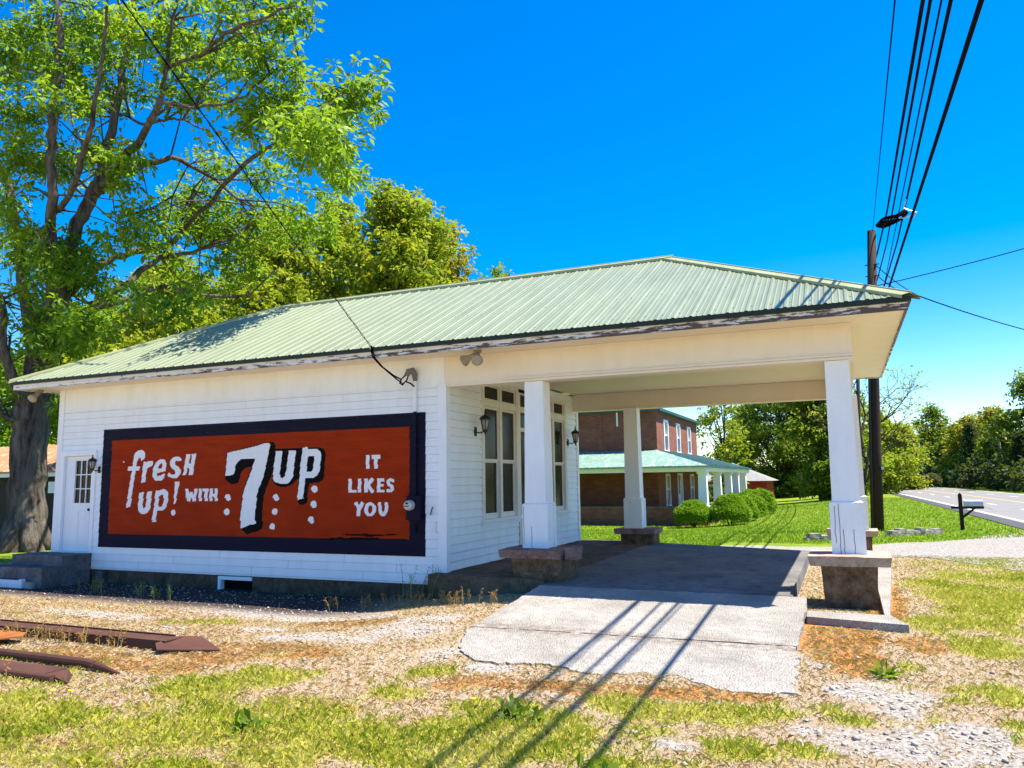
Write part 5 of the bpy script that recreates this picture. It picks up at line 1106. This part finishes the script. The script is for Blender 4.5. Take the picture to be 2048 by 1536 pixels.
for L in LIMBS:
    pts = [np.array(p[:3]) for p in L]; rad = [p[3] for p in L]
    # resample smoothly with slight wander
    P, Rr = [], []
    for i in range(len(pts)-1):
        p0 = pts[max(i-1,0)]; p1 = pts[i]; p2 = pts[i+1]; p3 = pts[min(i+2,len(pts)-1)]
        for k in range(4):
            u = k/4; q = .5*((2*p1)+(-p0+p2)*u+(2*p0-5*p1+4*p2-p3)*u*u+(-p0+3*p1-3*p2+p3)*u**3)
            P.append(tuple(q + rng.normal(0,.03,3)*(i > 0))); Rr.append(rad[i]+(rad[i+1]-rad[i])*u)
    P.append(tuple(pts[-1])); Rr.append(rad[-1])
    if rad[0] < .5: Rr = [q*.72 for q in Rr]
    mb.tube(P, [x*1.0 for x in Rr], 14 if rad[0] > .3 else 8)
# root flare
for a, ln, rr in ((-2.6,1.0,.30),(-1.3,.85,.27),(-.4,.95,.29),(.5,.85,.26),(3.0,1.05,.31),(1.8,.85,.27)):
    cx, cy = -21.40, 3.2; ca, sa = math.cos(a), math.sin(a)
    mb.tube([(cx+ca*.18,cy+sa*.18,1.1),(cx+ca*.34,cy+sa*.34,.55),(cx+ca*.56,cy+sa*.56,.16),(cx+ca*ln,cy+sa*ln,-.16)], [rr*.8,rr,rr*.85,.10], 8)
limb_pts = np.array([p[:3] for L in LIMBS for p in L if p[3] < .22])
twigs = MB(); cl = []; tn = []
r = np.random.default_rng(5)
for (cx, cy, cz, rx, rz) in BLOBS:
    ry = min(1.9, .5*(rx+rz)*.9)
    n = int(16*rx*rz*5.0)+16
    # sub-clumps inside the blob leave gaps of sky
    k = max(4, int(n/15)); sub = ell_points(k, (cx,cy,cz), (rx,ry,rz), r, .25)
    for s_ in sub:
        tone = r.uniform(.2,.85)
        m_ = r.integers(9, 18); q = s_ + r.normal(size=(m_,3))*np.array([.36,.36,.25])
        cl.append(q); tn.append(np.clip(tone + r.normal(0,.08,m_), 0, 1))
        j = np.argsort(np.sum((limb_pts-s_)**2, 1))[int(r.integers(0, 5))]; b0 = limb_pts[j]
        if np.linalg.norm(b0-s_) < 3.4 and r.uniform() < .75:
            mid = (b0+s_)/2 + r.normal(0,.15,3)+np.array([0,0,.15]); twigs.tube([tuple(b0),tuple(mid),tuple(s_)], [.032,.02,.008], 5)
mb.add(twigs.v, twigs.f); trunk = mb.build('trunk', M_bark, t, True)
V, F, tt = leaves(np.concatenate(cl), 12, .19, .085, r, .30, np.concatenate(tn), .9)
crown = np_mesh('crown', V, F, L_bright, t, tt); crown.location = -Vector(t.location)
mb = MB(); mb.tube([(-19.9,4.6,9.9),(-18.2,4.2,9.75),(-17.2,4.0,9.9),(-16.6,3.9,10.6),(-16.0,3.8,10.75)], [.05,.035,.025,.018,.008], 6); mb.tube([(-17.2,4.0,9.9),(-17.3,4.0,9.2),(-17.5,4.0,8.6)], [.02,.014,.006], 5); mb.tube([(-17.6,4.0,9.85),(-16.9,4.2,9.5),(-16.6,4.2,9.55)], [.02,.012,.005], 5)
mb.build('bare_branch', M_barkd, t)

# --- broadleaf tree builder
def broadleaf(name, label, x, y, h, hw, mat_l, seed, n=1500, leaf=.34, base=.18, group=None, trunk_m=None, squash=1.0, gap=.35, per=5, rad=None):
    r = np.random.default_rng(seed); z0 = float(gz(x, y)); t = thing(name, label, 'tree', (x, y, z0), group)
    mb = MB(); lean = r.normal(0,.03,2); tr = rad or max(.12, h*.016)
    P = [(lean[0]*k*h*.2, lean[1]*k*h*.2, h*k/6*.9) for k in range(7)]; mb.tube([(p[0],p[1],p[2]-.2*(p[2] == 0)) for p in P], [tr*(1-.13*k) for k in range(7)], 8)
    lob = []; nl = int(16+h*.9)
    for k in range(nl):
        f = base + (1-base)*(k+.5)/nl; wz = math.sin(math.pi*min(1, (f-base*.6)/(1-base*.6))**.75)**.6
        a = r.uniform(0,6.28); rr = hw*wz*math.sqrt(r.uniform(.05,.85))*squash
        lob.append((rr*math.cos(a), rr*math.sin(a), f*h*.97, hw*r.uniform(.34,.56)*(.6+.5*wz), h*r.uniform(.07,.12)))
        j = min(6, int(f*5.4)); mb.tube([P[max(0,j-1)], tuple((np.array(P[max(0,j-1)])+np.array(lob[-1][:3]))/2+r.normal(0,.15,3)), lob[-1][:3]], [tr*.4, tr*.25, tr*.08], 5)
    mb_o = mb.build('trunk', trunk_m or M_barkd, None); mb_o.parent = t
    cen, tn = [], []
    per_l = max(6, n//(nl*per*4))
    for (cx,cy,cz,rx,rz) in lob:
        for s_ in ell_points(per_l, (cx,cy,cz), (rx,rx,rz), r, gap):
            m_ = 4; cen.append(s_ + r.normal(size=(m_,3))*np.array([.9,.9,.55])*leaf); tn.append(np.full(m_, r.uniform(.12,.9)))
    V, F, tt = leaves(np.concatenate(cen), per, leaf, leaf*.55, r, .25, np.concatenate(tn), .5)
    V[:,2] = np.maximum(V[:,2], .05)
    np_mesh('crown', V, F, mat_l, t, tt); return t
def pine(label, x, y, h, hw, seed, group=None, n=22, mat_l=None):
    r = np.random.default_rng(seed); z0 = float(gz(x, y)); t = thing('pine_tree', label, 'tree', (x, y, z0), group)
    mb = MB(); mb.tube([(0,0,-.2),(0,0,h)], [h*.016,.03], 7); cen, tn = [], []
    for k in range(n):
        f = .12+.86*k/n; z = f*h; L = hw*(1-f)**.75*r.uniform(.75,1.15)+.15
        for a in np.arange(0, 6.28, 6.28/5)+r.uniform(0,6.28):
            ca, sa = math.cos(a), math.sin(a); e = np.array((ca*L, sa*L, z-.10*L+r.normal(0,.08)))
            mb.tube([(0,0,z), tuple(e)], [.035,.01], 4)
            for q in np.linspace(.3,1,4): cen.append(np.array((0,0,z))*(1-q)+e*q + r.normal(0,.10,3)); tn.append(r.uniform(.1,.8))
    o = mb.build('trunk', M_barkd, None); o.parent = t
    V, F, tt = leaves(np.array(cen), 12, .42, .16, r, .1, np.array(tn), .6)
    np_mesh('crown', V, F, mat_l or L_dark, t, tt); return t
B_LEFT = 'trees behind the shop'
broadleaf('spreading_tree', 'broad yellow-green tree rising right behind the roof ridge', -23.3, 26, 19.4, 4.8, L_yellow, 101, 32000, .34, .15, B_LEFT, gap=.2)
broadleaf('spreading_tree', 'green tree filling the gap behind the roof, left of the yellow-green tree', -28.8, 22, 16.6, 4.6, L_yellow, 102, 30000, .32, .08, B_LEFT, gap=.2)
broadleaf('spreading_tree', 'bright green tree behind the big trunk over the left roof hip', -35.0, 20, 15.0, 4.6, L_yellow, 103, 26000, .32, .05, B_LEFT, gap=.2)
broadleaf('spreading_tree', 'green tree directly behind the upper trunk of the shade tree', -46.2, 24, 14.8, 4.6, L_bright, 104, 14000, .36, .03, B_LEFT, gap=.2)
broadleaf('spreading_tree', 'tall greener tree standing behind the yellow-green tree', -32.4, 32, 22.0, 4.0, L_yellow, 106, 22000, .38, .1, B_LEFT, gap=.2)
broadleaf('spreading_tree', 'golden-leaved treetop at the right end of the tree mass behind the ridge', -24.6, 34, 20.2, 3.0, L_gold, 109, 12000, .34, .2, B_LEFT, gap=.2)
broadleaf('spreading_tree', 'distant treetop peeping over the ridge, alone on the sky', -25.0, 44, 19.6, 1.3, L_mid, 107, 3000, .36, .3, B_LEFT)
broadleaf('spreading_tree', 'tree at the left picture edge above the rusty shed roof', -57.0, 26, 11.6, 4.4, L_bright, 105, 12000, .42, .0, B_LEFT, gap=.2)
broadleaf('spreading_tree', 'green tree between the shed and the shop, far back', -58.5, 32, 15.5, 5.0, L_mid, 111, 11000, .46, .0, B_LEFT, gap=.2)
broadleaf('spreading_tree', 'tree outside the left frame edge beyond the shed', -56.0, 15, 15.5, 4.6, L_bright, 108, 8000, .42, .03, B_LEFT, gap=.2)
broadleaf('spreading_tree', 'deep green tree far behind the left roof slope', -43.0, 33, 18.4, 4.8, L_yellow, 110, 12000, .4, .0, B_LEFT, gap=.2)
broadleaf('spreading_tree', 'low leafy tree just behind the left hip of the roof', -27.5, 14.5, 10.2, 3.6, L_yellow, 112, 14000, .28, .0, B_LEFT, gap=.2)
B_MID = 'trees beyond the lawn'
broadleaf('lawn_tree', 'thin light tree with sky showing through, right of the brick house', -10.6, 60, 10.5, 2.6, L_yellow, 201, 3000, .34, .1, B_MID, gap=.1)
broadleaf('lawn_tree', 'dense dark green tree beyond the red garage', -8.0, 86, 15.0, 5.2, L_wood, 202, 26000, .36, .0, B_MID, gap=.2, rad=.3)
broadleaf('lawn_tree', 'dense green tree with dark stems just left of the near right column', -2.2, 60, 12.6, 3.3, L_wood, 203, 26000, .34, .05, B_MID, gap=.2, rad=.3)
broadleaf('lawn_tree', 'low shady tree behind the garage roof', -12.5, 92, 12.0, 4.2, L_wood, 204, 14000, .38, .0, B_MID, gap=.2)
broadleaf('lawn_tree', 'broad wood-edge tree farthest back between garage and column', -4.6, 88, 13.5, 4.4, L_wood, 205, 18000, .45, .0, B_MID, gap=.2)
broadleaf('lawn_tree', 'yellow-green tree behind the utility pole', 2.5, 76, 8.4, 3.2, L_yellow, 206, 9000, .36, .0, B_MID, gap=.2)
broadleaf('lawn_tree', 'yellow-green tree right of the utility pole by the road bend', 6.0, 98, 8.4, 3.3, L_yellow, 207, 8000, .42, .0, B_MID, gap=.2)
broadleaf('lawn_tree', 'green tree between the column and the slim pole', -.5, 70, 11.0, 2.8, L_mid, 208, 8000, .36, .0, B_MID, gap=.2)
broadleaf('lawn_tree', 'leafy low tree at the far end of the lawn by the road bend', 4.0, 104, 7.0, 3.4, L_wood, 209, 7000, .42, .0, B_MID, gap=.2)
# nearly bare tree with budding tips
t = thing('budding_tree', 'nearly bare tree with budding twigs against the sky by the utility pole', 'tree', (1.0,50,-.3))
mb = MB(); r = np.random.default_rng(9); tips = []
def grow(p, d, L, rad, lev):
    d = d/np.linalg.norm(d); q = p + d*L*.5 + r.normal(0,.06*L,3); e = p + d*L + r.normal(0,.10*L,3); mb.tube([tuple(p),tuple(q),tuple(e)], [rad, rad*.8, rad*.6], 6 if rad > .04 else 4)
    if lev == 0: tips.append(e); return
    for k in range(3 if lev > 1 else 4):
        nd = d + r.normal(0,.55,3); nd[2] = nd[2]*.8+.05; grow(e if k < 2 else q, nd, L*r.uniform(.55,.78), rad*.55, lev-1)
grow(np.array((0,0,-.1)), np.array((.03,0,1.)), 3.4, .17, 1); grow(np.array((.1,0,3.0)), np.array((.55,0,.95)), 3.0, .10, 4); grow(np.array((.1,0,3.4)), np.array((.1,.3,1)), 3.4, .11, 4); grow(np.array((.0,0,2.4)), np.array((.9,.1,.75)), 2.6, .08, 3); grow(np.array((0,0,4.6)), np.array((-.3,-.2,1)), 2.6, .08, 3)
o = mb.build('trunk', M_barkd, None); o.parent = t
tp = np.array(tips); V, F, tt = leaves(tp + r.normal(0,.1,tp.shape), 3, .20, .12, r, .1, r.uniform(.3,1,len(tp))); np_mesh('crown', V, F, L_yellow, t, tt)

B_FAR = 'trees of the dark wood across the road'
far = [('b','tall rounded dark green tree in the middle of the wood across the road',13.6,138,13.4,4.0,L_wood,301),
 ('b','yellow-green tree at the left end of the wood across the road',11.3,158,10.8,3.8,L_yellow,302),
 ('b','golden-leaved tree right of the tallest rounded tree across the road',16.7,122,10.4,3.2,L_gold,303),
 ('p','slim layered pine left of the crossarm pole',15.8,112,9.4,2.4,None,304),
 ('p','larger dark pine behind the crossarm pole',18.0,101,9.8,2.8,None,305),
 ('b','biggest dark tree reaching highest at the right picture edge',19.6,93,13.2,3.8,L_wood,306),
 ('b','dark green tree below the rounded treetop across the road',15.3,128,9.2,3.2,L_wood,307),
 ('b','golden tree peeping between the pines across the road',19.8,119,11.2,3.2,L_gold,308),
 ('p','low pine in the shade left of the golden trees',14.2,134,7.4,2.6,None,309),
 ('p','small dark pine low at the right picture edge',17.4,87,6.6,2.2,None,310),
 ('b','dark low tree behind the small grey roadside pole',12.3,148,7.4,3.4,L_wood,311),
 ('b','dark low tree farthest left where the road vanishes',9.6,170,6.6,3.4,L_wood,312),
 ('b','dark tree beyond the right picture edge across the road',22.5,84,10.6,4.0,L_wood,313),
 ('p','tall pine beyond the right picture edge across the road',24.0,90,15.5,3.4,None,314),
 ('b','low dark tree between the two pines across the road',17.8,104,6.8,2.6,L_wood,315),
 ('b','low dark tree in front of the golden-leaved tree across the road',15.8,122,6.6,2.6,L_wood,316),
 ('b','pale bare-looking treetop behind the pines across the road',20.5,128,11.6,2.2,L_bush,317),
 ('b','dark backing tree deep in the wood, behind its middle',20.5,140,11.0,4.6,L_wood,318),
 ('b','dark backing tree deep in the wood, at its left',16.0,165,10.5,4.6,L_wood,319)]
for k, lb, x, y, h, hw, ml, sd in far:
    if k == 'b': broadleaf('woodland_tree', lb, x, y, h, hw, ml, sd, 8500, .46, .0, B_FAR, gap=.2)
    else: pine(lb, x, y, h, hw, sd, B_FAR, 16)
# undergrowth under that wood: one mass
r = np.random.default_rng(77); cen = []
for y in np.arange(74, 176, .55):
    xr = float(roadc(y))+9.3
    for k in range(8):
        dx_ = r.uniform(1.6, 8.0); hh = r.uniform(.2, 1.0)*min(3.6, 1.0+dx_*.8)
        cen.append((xr+dx_, y+r.normal(0,.4), float(gz(xr+dx_, y))+hh))
cen = np.array(cen); V, F, tt = leaves(cen, 13, .55, .30, r, .2, r.uniform(0,.6,len(cen)), .8)
o = np_mesh('undergrowth', V, F, L_dark, None, tt); tag(o, kind='stuff')
# distant wooded rise closing the horizon
r = np.random.default_rng(78); cen = []
for k in range(5200):
    a = r.uniform(-1.35, .75); R0 = r.uniform(190, 330); x = R0*math.sin(a); y = R0*math.cos(a)
    if abs(x - float(roadc(min(y,175)))) < 20 and y > 0 and x < 30 and x > -8: pass
    cen.append((x, y, float(gz(x,y))+r.uniform(0, 1)*(6+3*math.sin(a*9)+2*math.sin(a*23))))
cen = np.array(cen); V, F, tt = leaves(cen, 9, 3.0, 1.9, r, .2, r.uniform(0,.8,len(cen)), .9)
o = np_mesh('far_woods', V, F, L_wood, None, tt); tag(o, kind='stuff')

def shrub(name, label, x, y, w, h, ml, seed, leaf=.10, n=1500, group=None, cat='shrub', zb=None):
    r = np.random.default_rng(seed); z0 = float(gz(x,y)) if zb is None else zb; t = thing(name, label, cat, (x,y,z0), group)
    d = r.normal(size=(n,3)); d[:,2] = np.abs(d[:,2])*1.0-.25*r.uniform(0,1,n); d /= np.linalg.norm(d,axis=1)[:,None]
    lump = 1+.04*np.sin(d[:,0]*5+seed)*np.sin(d[:,1]*5+1)+.05*np.sin(d[:,2]*8+seed)
    q = d*np.array([w/2,w/2,h*.62])*(lump*r.uniform(.92,1.0,n))[:,None]+np.array([0,0,h*.38]); q[:,2] = np.maximum(q[:,2], .03)
    V, F, tt = leaves(q, 9, leaf, leaf*.5, r, -.1, r.uniform(.25,.8,n), .5, .15)
    np_mesh('foliage', V, F, ml, t, tt)
    mb = MB()
    for k in range(5): a = k*1.26; mb.tube([(0,0,-.05),(.12*w*math.cos(a),.12*w*math.sin(a),h*.35),(.28*w*math.cos(a),.28*w*math.sin(a),h*.7)], [.03,.025,.01], 5)
    o = mb.build('stem', M_barkd, None); o.parent = t; return t
SG = 'clipped round shrubs beside the porch'
shrub('clipped_shrub', 'nearest clipped round shrub, at the left before the brick porch wall', -7.2, 27.4, 1.75, 1.40, L_shrub, 401, .085, 3400, SG, zb=-.8)
shrub('clipped_shrub', 'widest clipped shrub, second from the left beside the porch', -5.45, 27.7, 1.95, 1.65, L_shrub, 402, .085, 3800, SG, zb=-.8)
shrub('clipped_shrub', 'narrow clipped shrub squeezed behind the widest one', -5.15, 31.0, 1.3, 1.45, L_shrub, 403, .11, 1200, SG, zb=-.8)
shrub('clipped_shrub', 'rightmost clipped shrub at the far end of the row', -5.1, 38.8, 1.7, 1.75, L_shrub, 404, .12, 1300, SG, zb=-.8)
shrub('clipped_shrub', 'far clipped shrub half hidden behind its neighbours near the porch columns', -6.1, 41.5, 1.7, 1.7, L_shrub, 405, .13, 1100, SG, zb=-.8)
shrub('clipped_shrub', 'middle clipped shrub with yellowish patch, behind the narrow one', -5.25, 35.2, 1.45, 1.55, L_shrub, 406, .12, 1200, SG, zb=-.8)
BG = 'pale bushes along the far road edge'
for lb, x, y, w, h, sd in (('pale grey-green bush farthest left where the road vanishes',7.0,135,2.4,1.3,411),('pale bush just right of the farthest left one',8.6,127,1.9,1.2,412),('tall pale bush at the foot of the small roadside pole',11.0,116,2.3,2.0,413),('round pale bush midway along the far road edge',14.2,103,2.4,1.9,414),('pale bush nearest the right picture edge',16.0,80,2.0,1.9,415),('low pale bush beside the rightmost one',16.4,84,1.3,1.2,416)):
    shrub('roadside_bush', lb, x, y, w, h, L_bush, sd, .22, 420, BG, 'bush')

# --- grass, straw, stones of the yard (uncountable)
def slabs(x, y):   # paved places where nothing grows
    u = np.clip((x+3.62)/3.12, 0, 1); y0 = -4.62 - .12*np.sin(u*7+.5) - .10*np.sin(u*17) - .16*u + .3*(1-u)**3
    xl = np.where(y < -3.2, -4.16+.54*np.clip((-3.2-y)/1.4, 0, 1)**1.6, -4.16-.2*np.clip((y+3.2)/2.6, 0, 1))
    return ((x > xl) & (x < -.53) & (y > y0) & (y < -1.2)) | ((x > xl) & (x < -.80) & (y >= -1.2) & (y < 6.6)) | ((x > -6.5) & (x < -.8) & (y > -.4) & (y < 6.8)) \
        | ((x > -.58) & (x < .52) & (y > -1.82) & (y < -1.2)) | ((x > .26) & (x < .36+.048*(y+1.3)) & (y >= -1.3) & (y < 4.3)) | ((x > -.45) & (x < .3) & (y > -.4) & (y < .55)) \
        | ((y > -.02) & (x < -6.2) & (y < 7) & (x > -15.9)) | ((x < -14.5) & (x > -16.4) & (y > -1.2) & (y < 0))
def blades(n, weight, hgt, wid, seed, box, lean=.5, near=1.6, clump=None):
    r = np.random.default_rng(seed); x0,x1,y0,y1 = box
    u = r.uniform(0,1,n); y = y0+(y1-y0)*u**near; x = r.uniform(x0,x1,n)
    # keep to the wedge the photo can see, with a margin
    dd = y+11.5; keep = (x > -1.55*dd-1.2) & (x < .34*dd+1.2)
    x, y = x[keep], y[keep]; w = weight(x, y); k = r.uniform(0,1,len(x)) < w; x, y, w = x[k], y[k], w[k]
    k = ~slabs(x, y); x, y, w = x[k], y[k], w[k]
    m = len(x); z = gz(x, y); a = r.uniform(0,6.28,m); h = hgt*r.uniform(.45,1.3,m)*(.6+.5*w); wd = wid*r.uniform(.7,1.3,m)
    ln = lean*r.uniform(.2,1.4,m); b2 = r.uniform(0,6.28,m)
    bx_, by_ = np.cos(a)*wd/2, np.sin(a)*wd/2
    tx, ty = x+np.cos(b2)*h*ln, y+np.sin(b2)*h*ln; mx, my = x+np.cos(b2)*h*ln*.35, y+np.sin(b2)*h*ln*.35
    V = np.stack([np.stack([x-bx_,y-by_,z-.005],1), np.stack([x+bx_,y+by_,z-.005],1), np.stack([mx+bx_*.7,my+by_*.7,z+h*.55],1), np.stack([tx,ty,z+h*(1-.35*np.minimum(ln,1))],1)],1).reshape(-1,3)
    return V, np.arange(m*4).reshape(m,4), x, y, r
def wg(x, y):
    g, gv, ru, un, la = zones(x, y); return np.clip(g*1.1, 0, 1)*(1-la)
V, F, x, y, r = blades(620000, wg, .056, .0052, 501, (-18,5,-9.0,7.6), .7, 2.0)
tone = np.clip(.56+.55*nz(x,y,3.1,9)+r.normal(0,.2,len(x)), 0, 1)
o = np_mesh('grass', V, F, G_grass, None, tone); tag(o, kind='stuff')
def ws(x, y):
    g, gv, ru, un, la = zones(x, y); return np.clip(.55+.6*ru-.1*g-.6*gv-.9*un, .03, 1)*(1-la)
V, F, x, y, r = blades(620000, ws, .036, .0040, 502, (-18,5,-9.0,7.6), 1.6, 2.0)
o = np_mesh('dry_grass', V, F, G_straw, None, np.clip(.45+.35*nz(x,y,4,12)+r.normal(0,.2,len(x)),0,1)); tag(o, kind='stuff')
V, F, x, y, r = blades(230000, lambda x,y: np.clip(zones(x,y)[4],0,1)*.9, .075, .024, 503, (-22,9,7.8,60), .7, 2.2)
k = (x < roadc(y)-1.0) ; kk = np.repeat(k, 4)
inside = ~((x < -6.8) & (y > 29)) & ~((y > 7.0+.1*x-.3) & (y < 10.9+.9*np.maximum(x,0)) & (x > -3.2))
k &= inside
V = V.reshape(-1,4,3)[k].reshape(-1,3); F = np.arange(len(V)).reshape(-1,4)
o = np_mesh('lawn_grass', V, F, leafmat('lawn blade', [(0,(.08,.18,.010)),(.5,(.18,.32,.015)),(1,(.38,.44,.035))], .35), None, np.clip(.45+.4*nz(x[k],y[k],1.2,14)+r.normal(0,.2,k.sum()),0,1)); tag(o, kind='stuff')
# stones
r = np.random.default_rng(504); n = 60000
u = r.uniform(0,1,n); y = -9+13*u**1.8; x = r.uniform(-18,5,n); g, gv, ru, un, la = zones(x, y)
k = (r.uniform(0,1,n) < np.clip(gv*1.1+.16+.25*un-.3*g,0,1)) & ~slabs(x, y) & (la < .3); x, y = x[k], y[k]; m = len(x)
oct_ = np.array([(1,0,0),(-1,0,0),(0,1,0),(0,-1,0),(0,0,1),(0,0,-1)], float); of = np.array([(0,2,4),(2,1,4),(1,3,4),(3,0,4),(2,0,5),(1,2,5),(3,1,5),(0,3,5)])
s_ = .011*np.exp(r.normal(0,.45,m)); V = oct_[None]*r.uniform(.6,1.3,(m,6,1))*s_[:,None,None]*np.array([1,1,.65])
a = r.uniform(0,6.28,m); ca, sa = np.cos(a)[:,None], np.sin(a)[:,None]; V = np.stack([V[...,0]*ca-V[...,1]*sa, V[...,0]*sa+V[...,1]*ca, V[...,2]], -1)
V += np.stack([x, y, gz(x,y)+s_*.25], 1)[:,None,:]
F = (of[None]+6*np.arange(m)[:,None,None]).reshape(-1,3)
o = np_mesh('gravel', V.reshape(-1,3), F, G_rock, None, np.repeat(np.clip(r.normal(.5,.25,m),0,1), 8)); tag(o, kind='stuff')
# tall weeds by the wall and by the rails
def weeds(label, spots, seed, hgt, ml, m_leaf):
    r = np.random.default_rng(seed); mb = MB(); cen = []; tn = []
    for (x, y, k) in spots:
        for i in range(k):
            xx, yy = x+r.normal(0,.10), y+r.normal(0,.06); z = float(gz(xx,yy)); h = hgt*r.uniform(.5,1.2); l = r.normal(0,.22,2)
            e = np.array((xx+l[0]*h, yy+l[1]*h, z+h)); mb.tube([(xx,yy,z-.02),(xx+l[0]*h*.35,yy+l[1]*h*.35,z+h*.55),tuple(e)], [.005,.004,.0025], 4)
            for q in np.linspace(.35,1,7): cen.append(np.array((xx,yy,z))*(1-q)+e*q); tn.append(r.uniform(.3,1))
    V, F, tt = leaves(np.array(cen), 3, .035, .012, r, -.3, np.array(tn), .3); mb.add(V, [tuple(f) for f in F], 1)
    o = mb.build('weeds', [m_leaf, ml]); tag(o, kind='stuff')
sg = plain('pale weed stem', (.30,.26,.10), .8)
weeds('pale weeds in the shade left of the crawl vent', [(-13.1,-1.1,5),(-12.8,-1.15,3)], 1, .30, G_grass, sg)
weeds('tall pale weeds before the wall left of the crawl vent', [(-11.7,-1.25,5),(-11.3,-1.3,6),(-10.9,-1.35,4)], 2, .24, G_grass, sg)
weeds('brown seed-head weeds below the shop corner', [(-7.6,-1.2,5),(-7.1,-1.1,8),(-6.6,-1.0,9),(-6.1,-1.2,9),(-5.6,-1.3,8),(-5.2,-1.4,7),(-4.8,-1.5,5)], 3, .20, G_straw, sg)
weeds('thin twiggy weeds against the white boards near the shop corner', [(-6.9,-.12,4),(-6.6,-.12,6),(-6.35,-.14,5)], 4, .50, G_grass, sg)
weeds('dry seed heads standing beside the long rusty rail', [(-8.9,-5.42,9),(-8.5,-5.44,9),(-8.1,-5.42,8),(-7.7,-5.45,6),(-7.3,-5.44,5),(-9.3,-5.42,8)], 5, .17, G_straw, sg)
weeds('few dry stalks in front of the nearest short rails', [(-7.7,-6.7,3),(-7.2,-6.72,3),(-6.6,-6.1,3)], 6, .16, G_straw, sg)
# broad-leaved weeds and dandelions in the grass
def rosette(label, x, y, s, seed):
    r = np.random.default_rng(seed); z = float(gz(x,y)); c = np.array([(x+r.normal(0,s*.3), y+r.normal(0,s*.25), z+.02) for k in range(9)])
    V, F, tt = leaves(c, 7, s*.45, s*.16, r, -.35, r.uniform(.1,.5,9), .4); o = np_mesh('broadleaf_weed', V, F, L_mid, None, tt); tag(o, label, 'weed', 'broad-leaved weeds in the grass')
rosette('dark leafy weed in the grass below the long rail end', -4.06, -7.03, .26, 1)
rosette('dark leafy weed right of the apron corner', .16, -3.9, .22, 2)
rosette('small dark weed near the bottom edge under the cable shadows', -1.45, -6.98, .2, 3)
rosette('dark leafy weed left of the cable shadows', -2.3, -6.2, .24, 4)
mb = MB()
def dandelion(label, x, y):
    z = float(gz(x,y)); t = thing('dandelion', label, 'flower', (x,y,z), 'dandelions in the grass'); mb = MB(); mb.tube([(x,y,z),(x+.005,y,z+.06)], .003, 5); mb.build('stem', sg, t); mb = MB(); mb.lathe((x+.005,y,z+.058),[(.004,0),(.022,.008),(.020,.014),(.006,.018)],9); mb.build('bloom', plain('dandelion yellow',(.75,.52,.01),.6), t)
dandelion('yellow dandelion left in the grass', -6.1, -7.0); dandelion('second yellow dandelion close to the leftmost one', -5.95, -6.95); dandelion('lone dandelion in the middle of the grass', -2.75, -6.0)
